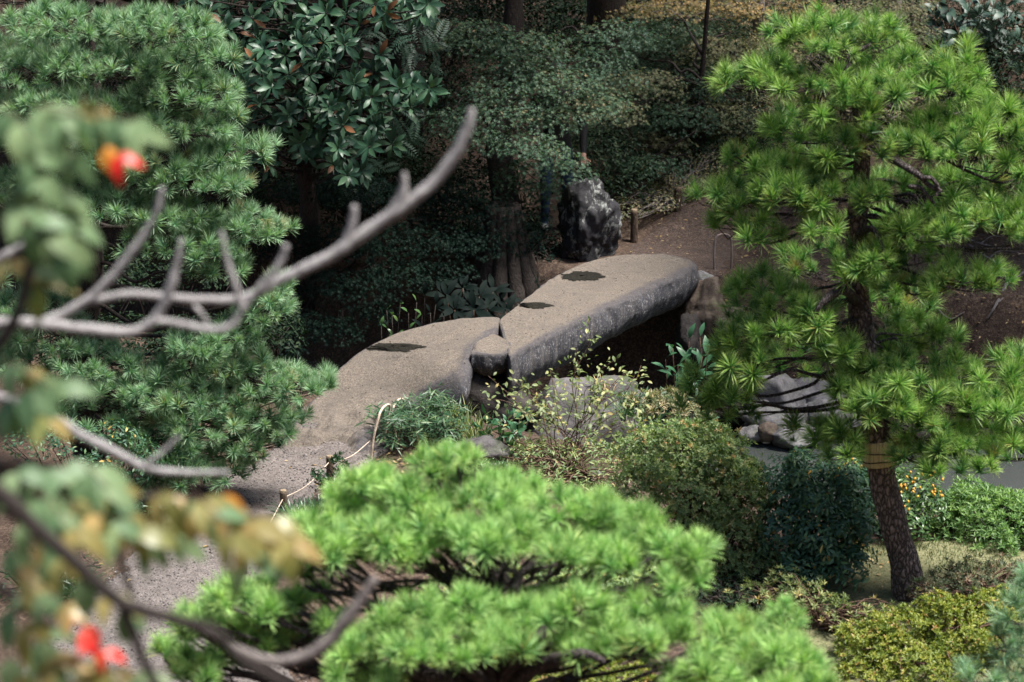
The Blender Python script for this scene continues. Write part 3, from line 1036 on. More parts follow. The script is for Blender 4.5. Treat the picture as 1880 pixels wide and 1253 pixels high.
p1 = post(606, 884, 48, 7, 'log post with pale cut top beside the small dark shrub')
p2 = post(521, 948, 46, 7, 'dark log post at the left edge of the lilyturf clump')
p3 = post(447, 1062, 62, 8, 'dark log post on the path left of the front pine')
p4 = post(532, 1226, 46, 9, 'pale topped log post at the foot of the front pine branches')
p5 = post(1164, 446, 60, 7, 'thin log post right of the black boulder')
p6 = post(1244, 390, 42, 7, 'brown log post at the top of the earth path')
rope = thing('guide_rope', p1[0], 'thin tan rope strung between the log posts and the bamboo hoop', 'rope')
mb = MB()
e = at_ground(680, 842) + np.array([0, 0, .15])
a_ = p1[0] + np.array([0, 0, p1[1] * .8])
b_ = p2[0] + np.array([0, 0, p2[1] * .7])
c_ = p3[0] + np.array([0, 0, p3[1] * .6])
for s_, q_ in ((e, a_), (a_, b_), (b_, c_)):
    mid = (s_ + q_) / 2 - np.array([0, 0, .05])
    mb.tube(np.array([s_, mid, q_]), [.004, .004], 6, 14)
local(rope, mb).build('strand', M_CANE, rope)


def hoop(foot, top, right, r, label, mat):
    o = thing('bamboo_hoop', foot, label, 'hoop', 'bamboo hoops edging the path')
    mb = MB()
    pts = np.array([foot - np.array([0, 0, .05]), foot * .55 + top * .45 + np.array([-.004, 0, .03]), top * .92 + foot * .08 + np.array([0, 0, .01]), top + (right - foot) * .12 + np.array([0, 0, .03]),
                    top + (right - foot) * .5 + np.array([0, 0, .045]), top + (right - foot) * .9 + np.array([0, 0, .0]), right * .5 + (top + right - foot) * .5, right - np.array([0, 0, .05])])
    mb.tube(pts, [r * 1.1, r, r * .95, r], 8, 48, .08)
    local(o, mb).build('cane', mat, o)
    return o


f1 = at_ground(680, 846)
hoop(f1, at_y(696, 765, f1[1] + 0.05), f1 + np.array([.09, .30, 0]), .0105, 'pale split bamboo hoop beside the dwarf bamboo, the taller one', M_CANE)
f2 = at_ground(712, 800)
hoop(f2, at_y(722, 752, f2[1]), f2 + np.array([.09, .28, 0]), .009, 'second pale bamboo hoop sunk in the dwarf bamboo', M_CANE)
f3 = at_ground(1311, 498)
hoop(f3, at_y(1313, 440, f3[1] + .02), f3 + np.array([.17, .06, 0]), .011, 'weathered bamboo hoop past the far end of the bridge', M_OLDCANE)

# ------------------------------------------------------------------ planting tools
def ell_points(c, r, n, lowest=-0.4, jit=0.12, lump=0.18, inner=0.15, seed=0):
    """points over the upper and outer part of a lumpy ellipsoid, with outward normals"""
    d = unit(rng.normal(size=(int(n * 2.2) + 8, 3)))
    d = d[d[:, 2] > lowest][:n]
    rad = 1 + lump * fbm(d * 2.2 + seed * 3.7, seed, 2) - np.abs(rng.normal(size=len(d))) * jit
    deep = rng.random(len(d)) < inner
    rad = np.where(deep, rad * rng.uniform(.55, .95, len(d)), rad)
    return c + d * rad[:, None] * r, unit(d / r)


def curve_pts(a, b, sag, wig, n=5):
    t = np.linspace(0, 1, n)[:, None]
    P = a * (1 - t) + b * t
    P[:, 2] += sag * np.sin(np.pi * t[:, 0])
    P[1:-1] += rng.normal(size=(n - 2, 3)) * wig
    return P


def nearest_on(poly, p, rise):
    P = sample(poly, 60)
    dz = p[2] - rise * np.hypot(P[:, 0] - p[0], P[:, 1] - p[1])
    return P[np.argmin(np.abs(P[:, 2] - dz))]


def pine(name, label, trunk, trad, pads, mat, L, w, rpx, dens, group=None, wrap=None, needles=(72, 46), bark=None, up=0.75, rise=0.25, extra=(), trunk_n=40, bmat=None, jig=0.22, lowest=-0.35):
    base = np.asarray(trunk[0], float)
    t = thing(name, base, label, 'pine tree', group)
    mb = MB()
    tr = sample(trunk, trunk_n)
    mb.tube(tr, trad, 18, None, 0.10)
    local(t, mb).build('trunk', bark or M_BARK, t)
    pos, ax = [], []
    for i, (px, py, y, pw, ph, *o) in enumerate(pads):
        m = ppm(y)
        c = at_y(px, py, y)
        d = o[0] if o and o[0] else 0.75 * pw / m
        tilt = o[1] if len(o) > 1 else 0.0
        r = np.array([pw / m, d, ph / m])
        n = int(dens * (pw * ph + 0.6 * pw * d * m * 0.6) / rpx ** 2) + 4
        P, N = ell_points(c, r, n, lowest, 0.14, 0.16, 0.16, i)
        P[:, 2] += (P[:, 0] - c[0]) * tilt
        pos.append(P)
        ax.append(unit(N * 0.62 + np.array([0, 0, up]) + rng.normal(size=P.shape) * jig))
        a = nearest_on(trunk, c, rise)
        e = c - np.array([0, 0, r[2] * .45])
        hd = np.linalg.norm(e - a)
        mb = MB()
        br = curve_pts(a, e, -0.05 * hd, 0.045 * hd, 6)
        r0 = 0.007 + 0.008 * min(hd, 1.8)
        mb.tube(br, [r0, r0 * .75, r0 * .45], 8, 26, 0.15)
        B = sample(br, 26)
        for k in rng.permutation(len(P))[:max(5, len(P) // 3)]:
            s_ = B[int(rng.uniform(.5, 1) * 25)]
            mb.tube(curve_pts(s_, P[k] - ax[-1][k] * L * .3, -0.03, 0.02, 4), [r0 * .33, .004], 5, 8, 0.1)
        local(t, mb).build('branch', bmat or M_BRANCH, t)
    for pts, rad in extra:
        mb = MB()
        mb.tube(np.array(pts), rad, 9, 34, 0.18)
        local(t, mb).build('branch', bmat or M_BRANCH, t)
    pos, ax = np.vstack(pos), np.vstack(ax)
    sca = L * rng.uniform(.62, 1.18, len(pos)) * np.where(rng.random(len(pos)) < .12, .7, 1)
    R = frames(ax)
    vis, rest, _ = most_visible(pos + ax * L * .4, L * .8)
    ms = [mesh_of('needle_tuft', tpl_needles(needles[0] + (10, -14, -30, 4, -8)[i], 1.0, w / L, 40 + i, lo=(8, 4, 10, 20, 6)[i], hi=(82, 66, 74, 96, 88)[i], stem=(.4, .6, .3, .35, .5)[i]), mat, 0.28) for i in range(5)]
    parts_from('needle_tuft', ms, t, pos[vis], R[vis], sca[vis])
    mb = MB()
    for i in range(3):
        q = rest[i::3]
        if len(q):
            mb.scatter(tpl_needles(needles[1], 1.0, w / L * 1.25, 60 + i, seg=1), pos[q], R[q], sca[q])
    if mb.n:
        local(t, mb).build('needle_mass', mat, t, kind='stuff')
    print(name, len(pos), 'tufts')
    return t


def shrub(name, label, cat, lobes, leaf, size, mat, dens, group=None, nparts=0, part='leaf', lowest=-0.35, up=0.4, jig=0.6, stem=M_DARKBARK, dry=None, twigs=7, inner=0.22, lump=0.18, base=None, face=0.0, asp=None, shoots=0):
    """lobes: (px, py, y, half width px, half height px, depth m)"""
    L = []
    for (px, py, y, w, h, *o) in lobes:
        m = ppm(y)
        L.append((at_y(px, py, y), np.array([w / m, (o[0] if o else .8 * w / m), h / m])))
    for c, r in list(L):
        for k in range(shoots):
            d = unit(rng.normal(size=3) + np.array([0, -.4, .8]))
            f = rng.uniform(.16, .34)
            L.append((c + d * r * rng.uniform(.9, 1.08), np.array([r[0] * f, r[1] * f, r[2] * f * rng.uniform(.9, 1.9)])))
    lo = min(L, key=lambda q: q[0][2] - q[1][2])
    cx = np.mean([q[0] for q in L], 0)
    b = np.array([cx[0], cx[1], float(hf(cx[0:1], cx[1:2])[0])]) if base is None else np.asarray(base, float)
    t = thing(name, b, label, cat, group)
    P, N = [], []
    for i, (c, r) in enumerate(L):
        area = 4 * math.pi * ((r[0] * r[1]) ** 1.6 / 3 + (r[0] * r[2]) ** 1.6 / 3 + (r[1] * r[2]) ** 1.6 / 3) ** (1 / 1.6)
        n = int(dens * area / size ** 2)
        p, q = ell_points(c, r, n, lowest, .13, lump, inner, i + int(abs(c[0]) * 10))
        ok = p[:, 2] > hf(p[:, 0], p[:, 1]) + 0.01
        P.append(p[ok])
        N.append(q[ok])
    P, N = np.vstack(P), np.vstack(N)
    z = unit(N + np.array([0, 0, up]) + np.array([0, -face, 0.3 * face]) + rng.normal(size=P.shape) * jig * 0.6)
    R = frames(z)
    s = size * rng.uniform(.7, 1.2, len(P))
    mb = MB()
    for c, r in L[:len(lobes)]:
        for k in range(twigs):
            e = c + unit(rng.normal(size=3)) * r * 0.9
            if e[2] < b[2]:
                e[2] = c[2]
            mb.tube(curve_pts(b + rng.normal(size=3) * np.array([.06, .06, 0]), e, 0.05, .03, 4), [.012, .003], 5, 9, 0.1)
    local(t, mb).build('stem', stem, t)
    tpls = leaf if isinstance(leaf, list) else [leaf]
    rest = np.arange(len(P))
    if nparts:
        vis, rest, _ = most_visible(P, s * .5, nparts)
        ms = [mesh_of(part, q, mat, 0.25) for q in tpls]
        parts_from(part, ms, t, P[vis], R[vis], s[vis])
    mb = MB()
    for i, q in enumerate(tpls):
        j = rest[i::len(tpls)]
        mb.scatter(q, P[j], R[j], s[j])
    if mb.n:
        local(t, mb).build('foliage', mat, t, kind='stuff')
    return t


def sprays(name, label, cat, trunk, trad, pads, size, mats, dens, group=None, bark=None, droop=0.5, extra=(), dryness=0.0, tw=5):
    """a maple-like tree: flat overlapping sprays of small lobed leaves on thin branches"""
    base = np.asarray(trunk[0], float)
    t = thing(name, base, label, cat, group)
    mb = MB()
    mb.tube(sample(trunk, 24), trad, 12, None, .18)
    local(t, mb).build('trunk', bark or M_DARKBARK, t)
    tpl = tpl_maple()
    leafs = [MB() for _ in mats]
    mb = MB()
    for i, (px, py, y, w, h, *o) in enumerate(pads):
        m = ppm(y)
        c = at_y(px, py, y)
        mi = o[1] if len(o) > 1 else 0
        r = np.array([w / m, (o[0] if o and o[0] else .7 * w / m), .72 * h / m])
        n = int(4.6 * dens * (w * h * 1.5 + w * r[1] * m * .5) / (size * m) ** 2)
        # several flat layers inside the pad
        nl = 3
        P, N = [], []
        for l in range(nl):
            zc = (l - (nl - 1) / 2) / nl * 1.5
            k = n // nl
            a = rng.random(k) * 2 * np.pi
            q = np.sqrt(rng.random(k)) * (1 + 0.3 * fbm(np.stack([np.cos(a) * 1.6 + l * 9 + i, np.sin(a) * 1.6, 0 * a + i], -1), i, 2))
            wide = math.sqrt(max(1 - zc * zc * .8, .25))
            p = np.stack([np.cos(a) * q * wide, np.sin(a) * q * wide, zc - 0.38 * q ** 2 + rng.normal(size=k) * .12 + .12 * noise3(np.stack([np.cos(a) * q * 3, np.sin(a) * q * 3, 0 * a + l], -1), i)], -1)
            P.append(c + p * r)
            N.append(np.stack([np.cos(a) * q * .5, np.sin(a) * q * .5, np.ones(k)], -1))
        P, N = np.vstack(P), np.vstack(N)
        z = unit(unit(N) + np.array([0, -.35, 0]) + rng.normal(size=P.shape) * .38)
        R = frames(z, ydir=np.array([0, -.25, -droop]) + rng.normal(size=P.shape) * .55)
        top = np.clip((P[:, 2] - c[2]) / r[2], -1, 1)  # upper leaves get a lighter tint, painting light onto the spray tops
        leafs[mi].scatter(tpl, P, R, size * rng.uniform(.55, 1.1, len(P)), np.clip(.38 + .26 * fbm(P * 1.5, 77, 2) + .17 * rng.normal(size=len(P)) + .13 * top, 0, 1))
        a = nearest_on(trunk, c, .2)
        br = curve_pts(a, c, 0.05, .06, 5)
        mb.tube(br, [.022, .012, .005], 6, 16, .15)
        B = sample(br, 16)
        for k in range(tw):
            mb.tube(curve_pts(B[int(rng.uniform(.4, 1) * 15)], P[rng.integers(len(P))], .02, .03, 4), [.005, .002], 4, 7)
    for pts, rad in extra:
        mb.tube(np.array(pts), rad, 6, 20, .1)
    local(t, mb).build('branch', bark or M_DARKBARK, t)
    for q, m_ in zip(leafs, mats):
        if q.n:
            local(t, q).build('crown', m_, t, kind='stuff')
    return t


LEAF_S = tpl_small(.42)
LEAF_N = tpl_small(.26)
ROS_S = [tpl_rosette(6, tpl_small(.4), (5, 60), i) for i in range(3)]
ROS_N = [tpl_rosette(7, tpl_small(.26), (5, 65), i) for i in range(3)]


def px_y(l, y):
    ys = y if hasattr(y, '__len__') else [y] * len(l)
    return [at_y(p[0], p[1], q) for p, q in zip(l, ys)]


# ------------------------------------------------------------------ the right pine
gb = at_ground(1672, 1098)
YB = gb[1]
rt = [gb - np.array([0, 0, .12])] + px_y([(1662, 1040), (1640, 960), (1622, 880), (1610, 800), (1594, 700), (1582, 600), (1573, 500), (1573, 420), (1580, 330), (1583, 260), (1572, 190), (1552, 135)],
                                         [YB, YB, YB + .02, YB + .05, YB + .1, YB + .15, YB + .2, YB + .2, YB + .2, YB + .2, YB + .2, YB + .2])
Y0 = YB + .15
RP = [(1530, 50, Y0, 62, 30), (1460, 62, Y0 + .1, 52, 32), (1602, 62, Y0 + .05, 58, 34), (1525, 85, Y0 - .2, 50, 28),
      (1425, 122, Y0 + .1, 44, 34), (1372, 148, Y0, 58, 30), (1440, 150, Y0 - .2, 46, 30), (1345, 150, Y0 + .2, 34, 22),
      (1530, 165, Y0 - .3, 60, 42), (1590, 150, Y0 - .1, 62, 42), (1545, 205, Y0 - .4, 62, 34), (1640, 175, Y0 - .35, 60, 38),
      (1700, 118, Y0 + .1, 60, 40), (1760, 105, Y0 + .1, 40, 36), (1715, 155, Y0 - .1, 60, 34), (1775, 150, Y0, 40, 34), (1665, 125, Y0 + .25, 46, 36),
      (1480, 232, Y0 + .1, 62, 36), (1440, 250, Y0 + .25, 44, 30), (1520, 268, Y0 - .25, 60, 36), (1600, 265, Y0 - .3, 60, 34),
      (1700, 235, Y0 - .1, 60, 36), (1760, 215, Y0, 62, 36), (1825, 190, Y0 + .2, 50, 36), (1850, 225, Y0 + .1, 60, 44), (1815, 255, Y0 - .2, 70, 40), (1750, 270, Y0 - .35, 64, 34), (1690, 275, Y0 - .3, 54, 32),
      (1905, 250, Y0 + .1, 50, 50),
      (1375, 300, Y0 + .05, 54, 34), (1425, 318, Y0 - .15, 60, 36), (1480, 300, Y0 + .15, 60, 34), (1440, 355, Y0 - .35, 64, 38), (1510, 362, Y0 - .3, 56, 40), (1520, 320, Y0 + .1, 50, 34),
      (1345, 352, Y0, 46, 26), (1295, 362, Y0 + .1, 38, 26), (1380, 385, Y0 - .2, 52, 30), (1390, 428, Y0 - .3, 50, 26), (1505, 412, Y0 - .4, 52, 26), (1345, 415, Y0 - .05, 40, 26),
      (1720, 345, Y0 + .35, 60, 26), (1640, 345, Y0 + .3, 46, 26), (1600, 360, Y0 - .3, 36, 26), (1780, 325, Y0 + .4, 52, 24),
      (1820, 372, Y0 - .1, 62, 34), (1768, 395, Y0 - .3, 56, 34), (1720, 415, Y0 - .35, 56, 34), (1850, 405, Y0 - .3, 46, 36), (1665, 430, Y0 - .3, 50, 32), (1640, 450, Y0 - .1, 46, 28),
      (1890, 380, Y0 + .1, 50, 40),
      (1600, 475, Y0 - .35, 46, 34), (1560, 500, Y0 - .3, 40, 26), (1700, 470, Y0 + .1, 60, 26), (1750, 515, Y0 - .3, 58, 30), (1806, 505, Y0 - .2, 52, 28), (1650, 520, Y0 - .2, 50, 28), (1700, 525, Y0, 56, 28),
      (1395, 530, Y0 + .05, 54, 32), (1365, 555, Y0 + .1, 42, 32), (1445, 560, Y0 - .25, 62, 36), (1490, 575, Y0 - .35, 46, 30), (1430, 610, Y0 - .4, 60, 36), (1360, 620, Y0 - .2, 56, 40), (1480, 620, Y0 - .4, 46, 30),
      (1345, 655, Y0, 44, 34), (1375, 665, Y0 - .4, 56, 34), (1300, 700, Y0 - .1, 50, 32), (1350, 715, Y0 - .2, 52, 30), (1275, 728, Y0, 34, 22), (1340, 755, Y0 - .1, 56, 24), (1545, 640, Y0 - .3, 34, 28),
      (1680, 600, Y0 + .35, 60, 26), (1640, 630, Y0 + .3, 50, 28), (1720, 620, Y0 + .3, 50, 26), (1680, 660, Y0 + .2, 60, 24),
      (1600, 690, Y0 - .3, 56, 34), (1550, 700, Y0 - .2, 38, 28), (1640, 680, Y0 - .35, 50, 32), (1690, 720, Y0 - .4, 58, 36), (1620, 735, Y0 - .5, 62, 36), (1560, 735, Y0 - .4, 44, 30),
      (1765, 680, Y0 - .1, 56, 34), (1820, 690, Y0 - .05, 56, 36), (1870, 700, Y0, 46, 36), (1760, 735, Y0 - .3, 56, 36), (1825, 755, Y0 - .3, 60, 40), (1880, 770, Y0 - .2, 50, 40), (1790, 800, Y0 - .4, 56, 30), (1850, 815, Y0 - .3, 50, 30),
      (1890, 300, Y0 - .1, 50, 40), (1900, 440, Y0, 50, 40), (1880, 830, Y0 - .2, 50, 30), (1800, 840, Y0 - .5, 60, 26), (1740, 850, Y0 - .5, 50, 24), (1870, 660, Y0 + .1, 50, 30), (1900, 720, Y0, 50, 50),
      (1490, 790, Y0 - .1, 46, 22), (1545, 790, Y0 - .3, 56, 34), (1545, 822, Y0 - .4, 42, 24), (1668, 770, Y0 - .5, 56, 34), (1700, 800, Y0 - .45, 60, 36), (1745, 815, Y0 - .4, 50, 36), (1690, 840, Y0 - .5, 54, 26), (1585, 752, Y0 - .5, 46, 28)]
RP = [(px, py, y, w * 1.0, h * 0.95, 0.26 if w < 70 else None) for px, py, y, w, h in RP]
# boughs on the far side of the crown
for px, py, w, h in ((1560, 330, 90, 30), (1640, 420, 90, 30), (1500, 480, 90, 30), (1640, 560, 100, 30), (1500, 660, 90, 30)):
    RP.append((px, py, Y0 + 1.0, w, h, .35))
EX = [(px_y([(1552, 170), (1550, 140), (1535, 118), (1518, 105), (1500, 95)], Y0 - .25), [.032, .018, .010]),
      (px_y([(1550, 140), (1562, 105), (1580, 92), (1600, 82)], Y0 - .25), [.026, .014]),
      (px_y([(1585, 250), (1620, 280), (1660, 305), (1690, 325), (1705, 340), (1728, 352)], [Y0, Y0 - .2, Y0 - .5, Y0 - .6, Y0 - .6, Y0 - .6]), [.034, .028, .02, .016]),
      (px_y([(1690, 327), (1710, 328), (1722, 345), (1718, 360)], Y0 - .62), [.018, .016, .012]),
      (px_y([(1668, 342), (1690, 346), (1715, 374)], Y0 - .6), [.016, .012]),
      (px_y([(1580, 560), (1552, 535), (1530, 540), (1508, 560), (1490, 590)], [Y0, Y0 - .3, Y0 - .45, Y0 - .5, Y0 - .5]), [.036, .032, .026, .016]),
      (px_y([(1575, 430), (1600, 420), (1615, 440), (1625, 470)], [Y0, Y0 - .25, Y0 - .35, Y0 - .4]), [.03, .02, .01]),
      (px_y([(1585, 560), (1600, 585), (1598, 620), (1620, 640)], Y0 - .2), [.014, .012, .008]),
      (px_y([(1594, 700), (1500, 690), (1450, 680), (1400, 700)], [Y0, Y0 - .2, Y0 - .4, Y0 - .4]), [.018, .013, .009])]
rp = pine('black_pine', 'tall clipped black pine with yellow green needles and a straw band on its trunk', rt,
          [.135, .112, .108, .104, .10, .095, .088, .082, .076, .068, .055, .042, .03], RP, M_RPINE, .130, .0054, 28, 3.4, needles=(100, 66), extra=EX, trunk_n=70, rise=-.08)
# straw band
mb = MB()
bp = sample(px_y([(1615, 850), (1613, 830), (1611, 806)], YB + .05), 12)
mb.tube(bp, [.128, .120, .122, .114], 26, None, .05)
sb = local(rp, mb).build('straw_band', M_STRAW, rp)
mb = MB()
for q in (.25, .72):
    cc = bp[int(q * 11)]
    a = np.linspace(0, 2 * np.pi, 40)
    mb.tube(np.stack([cc[0] + np.cos(a) * .128, cc[1] + np.sin(a) * .128, cc[2] + .012 * np.sin(a * 1 + q * 9) + .006 * np.sin(a * 3)], -1), [.004, .004], 5)
mb.v = [v - np.array(rp.location) for v in mb.v]
mb.build('tie_cord', M_DARKBARK, sb)

# ------------------------------------------------------------------ the left pine
lb = at_ground(150, 935)
lb = np.array([lb[0], 25.6, float(hf(np.array([lb[0]]), np.array([25.6]))[0])])
lt = [lb] + px_y([(160, 800), (140, 650), (165, 500), (150, 350), (170, 200), (160, 60), (170, -60), (175, -150)], 25.6)
LP = [(120, 40, 120, 42), (290, 45, 120, 42), (60, 125, 110, 42), (240, 115, 150, 40), (375, 95, 62, 26), (150, 185, 140, 34), (330, 160, 110, 34), (395, 205, 60, 24),
      (300, 225, 120, 34), (120, 255, 120, 34), (420, 272, 84, 28), (270, 290, 120, 34), (340, 325, 120, 30), (100, 320, 110, 34), (200, 370, 120, 34), (300, 385, 100, 26), (440, 400, 60, 18),
      (430, 425, 100, 28), (320, 440, 120, 32), (395, 480, 60, 24),
      (505, 525, 32, 24), (480, 560, 56, 30), (430, 600, 70, 30), (370, 625, 60, 26), (110, 610, 100, 30), (60, 665, 90, 36), (180, 660, 80, 30), (280, 700, 70, 36), (200, 725, 100, 34),
      (380, 660, 90, 28), (430, 660, 70, 24), (480, 690, 80, 28), (560, 702, 56, 20), (590, 697, 26, 15), (330, 720, 90, 36), (420, 725, 80, 30), (490, 750, 60, 24), (530, 775, 42, 16), (360, 770, 90, 30), (440, 790, 70, 26), (470, 810, 50, 20),
      (300, 800, 80, 30), (400, 840, 70, 24), (330, 860, 70, 28), (420, 860, 40, 16), (260, 900, 80, 34), (150, 760, 90, 26), (60, 560, 90, 28)]
LPADS = []
for px, py, w, h in LP:
    y = 25.3 - 0.5 * min(max(py, 0) / 900, 1) - (0.25 if 120 < px < 380 else 0)
    LPADS.append((px, py + h * .2, y, w, h * .9, .34, -0.04 if px < 420 else 0.10))
for px, py, w, h in ((60, -30, 150, 40), (260, -60, 150, 40), (100, 90, 130, 35), (-40, 200, 100, 40), (-60, 350, 100, 40), (-60, 500, 100, 40), (-50, 640, 100, 40), (200, 240, 130, 35)):
    LPADS.append((px, py, 26.4, w, h, .4))
lp = pine('white_pine', 'broad dense bluish green pine on the left with layered drooping boughs', lt, [.16, .14, .12, .09, .05, .03], LPADS, M_LPINE, 0.105, .0050, 20, 5.2,
          needles=(80, 56), up=.62, rise=.1, bark=M_DARKBARK, bmat=M_DARKBARK)

# ------------------------------------------------------------------ the front pine
YF = 15.0
fb = np.array([at_y(930, 1253, YF)[0], YF, float(hf(np.array([0.]), np.array([YF]))[0])])
ft = [fb - np.array([0, 0, .1])] + [np.array([fb[0] + dx, YF + dy, z]) for dx, dy, z in ((.05, 0, .7), (-.03, .02, 1.5), (.02, .02, 2.2), (-.02, .0, 2.5), (.03, 0, 2.75), (.0, .1, 2.92), (-.02, .2, 3.02))]
FP = [(850, 905, .5, 110, 42), (730, 935, .35, 110, 46), (960, 925, .4, 110, 46), (640, 905, .5, 62, 30), (820, 838, .6, 70, 22), (600, 960, .3, 80, 44), (1080, 960, .35, 100, 48), (800, 985, .0, 120, 44), (940, 985, .05, 110, 44), (680, 1000, .05, 110, 42),
      (560, 1020, .2, 62, 34), (1190, 1000, .3, 100, 46), (1265, 1020, .25, 62, 40), (1080, 1010, .1, 90, 36),
      (430, 1095, .1, 92, 36), (360, 1105, .15, 46, 26), (510, 1105, .2, 60, 34), (440, 1130, .2, 70, 30), (560, 1090, .3, 60, 40), (470, 1075, .3, 60, 20),
      (770, 1110, -.3, 84, 40), (860, 1110, -.25, 90, 46), (720, 1155, -.35, 84, 44), (800, 1165, -.45, 90, 40), (950, 1120, -.2, 90, 40), (920, 1160, -.45, 80, 32), (1060, 1110, -.2, 100, 40), (1030, 1150, -.4, 90, 32),
      (1170, 1110, -.2, 92, 42), (1235, 1125, -.15, 50, 38), (1130, 1150, -.4, 90, 36), (1200, 1155, -.35, 70, 30),
      (660, 1225, -.3, 60, 36), (350, 1205, .2, 60, 40), (420, 1190, .25, 46, 30), (700, 1240, -.4, 46, 24), (620, 1190, -.1, 40, 26),
      (900, 880, .6, 100, 36), (700, 900, .5, 90, 40), (1130, 950, .45, 80, 40), (600, 1000, .2, 70, 40), (880, 955, .2, 110, 40), (1270, 1060, .1, 50, 30), (520, 1140, .1, 60, 30), (600, 1130, .2, 60, 30), (330, 1165, .25, 50, 36), (650, 1170, -.1, 50, 34), (420, 1150, .3, 70, 34),
      (1300, 1165, .0, 60, 34), (1340, 1130, .1, 50, 30), (1420, 1130, .2, 62, 40), (1380, 1190, -.1, 96, 50), (1450, 1180, .0, 60, 44), (1300, 1215, -.3, 80, 36), (1440, 1225, -.3, 90, 46), (1340, 1250, -.4, 90, 30), (1500, 1235, -.15, 40, 40), (1250, 1260, -.5, 60, 24)]
FPADS = []
for px, py, dy, w, h in FP:
    for q in range(3 if w > 70 else 2):
        FPADS.append((px + (q - (1 if w > 70 else .5)) * w * .62 + rng.normal() * 8, py + (22 if py > 1070 else 8) + rng.normal() * h * .22 + (6 if q != 1 else -6), YF + dy + rng.normal() * .10, w * rng.uniform(.36, .5), h * rng.uniform(.55, .78), .15))
EF = [(px_y([(915, 1260), (950, 1205), (985, 1175), (1000, 1150)], [YF - .1, YF - .3, YF - .45, YF - .45]), [.05, .04, .03, .02]),
      (px_y([(935, 1265), (985, 1225), (1040, 1205), (1075, 1200), (1110, 1215)], [YF - .1, YF - .35, YF - .5, YF - .55, YF - .55]), [.045, .036, .028, .016]),
      (px_y([(905, 1262), (885, 1215), (860, 1185), (800, 1160)], [YF - .1, YF - .3, YF - .5, YF - .55]), [.045, .03, .016]),
      (px_y([(900, 1262), (870, 1235), (820, 1212), (790, 1205)], [YF - .15, YF - .4, YF - .5, YF - .55]), [.036, .026, .014]),
      (px_y([(890, 1275), (830, 1250), (770, 1240), (740, 1225)], [YF - .15, YF - .4, YF - .5, YF - .5]), [.04, .03, .02]),
      (px_y([(945, 1100), (950, 1065), (975, 1040), (1010, 1022), (1052, 1014)], YF - .05), [.026, .02, .016, .010]),
      (px_y([(960, 1055), (930, 1045), (915, 1030)], YF - .05), [.016, .010]),
      (px_y([(1120, 1055), (1160, 1045), (1195, 1025)], YF + .0), [.016, .012, .008]),
      (px_y([(720, 1115), (680, 1108), (640, 1092), (580, 1085), (560, 1075)], YF + .05), [.026, .02, .014, .008]),
      (px_y([(650, 1095), (640, 1070), (620, 1060)], YF + .05), [.014, .009]),
      (px_y([(640, 1240), (570, 1222), (520, 1195), (500, 1180)], YF + .1), [.022, .018, .010]),
      (px_y([(540, 1210), (550, 1180), (575, 1165)], YF + .1), [.012, .008]),
      (px_y([(520, 1253), (440, 1235), (380, 1218)], YF + .1), [.018, .014, .008])]
fp = pine('red_pine', 'rounded cloud pruned pine in front with soft bright green pads over dark radiating branches', ft, [.12, .11, .10, .09, .07, .05, .03], FPADS, M_FPINE, 0.100, .0046, 30, 6.0,
          needles=(90, 66), extra=EF, up=.7, rise=.35, jig=.22, bmat=M_BRANCH, lowest=-0.12)

# a pine at the right edge and one high at the back
eb = np.array([3.55, 18.6, 0.0])
eb[2] = float(hf(eb[0:1], eb[1:2])[0])
ep = pine('young_pine', 'bluish pine reaching in at the lower right corner', [eb, eb + np.array([0, 0, .7]), eb + np.array([.03, 0, 1.4]), eb + np.array([0, 0, 2.1])], [.07, .05, .03],
          [(1865, 1130, 18.5, 40, 40, .2), (1840, 1180, 18.4, 46, 36, .2), (1880, 1210, 18.4, 60, 40, .25), (1800, 1240, 18.3, 50, 30, .2), (1870, 1260, 18.3, 70, 34, .25), (1900, 1090, 18.6, 40, 50, .25), (1960, 1150, 18.6, 60, 60, .3), (1940, 1060, 18.7, 60, 50, .3)],
          M_LPINE, .098, .0034, 26, 3.0, needles=(80, 50))
bb = at_ground(1900, 330)
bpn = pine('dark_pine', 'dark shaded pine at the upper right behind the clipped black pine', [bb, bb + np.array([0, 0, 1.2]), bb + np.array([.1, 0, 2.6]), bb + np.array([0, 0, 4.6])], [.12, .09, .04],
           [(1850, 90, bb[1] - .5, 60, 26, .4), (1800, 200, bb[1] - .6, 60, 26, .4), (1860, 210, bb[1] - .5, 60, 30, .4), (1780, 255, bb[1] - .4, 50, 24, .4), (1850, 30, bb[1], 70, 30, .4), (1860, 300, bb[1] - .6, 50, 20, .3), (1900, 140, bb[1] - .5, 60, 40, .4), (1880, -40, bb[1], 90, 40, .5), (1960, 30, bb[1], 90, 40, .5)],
           M_DPINE, .11, .0036, 24, 2.4, needles=(60, 40), bark=M_DARKBARK, bmat=M_DARKBARK)

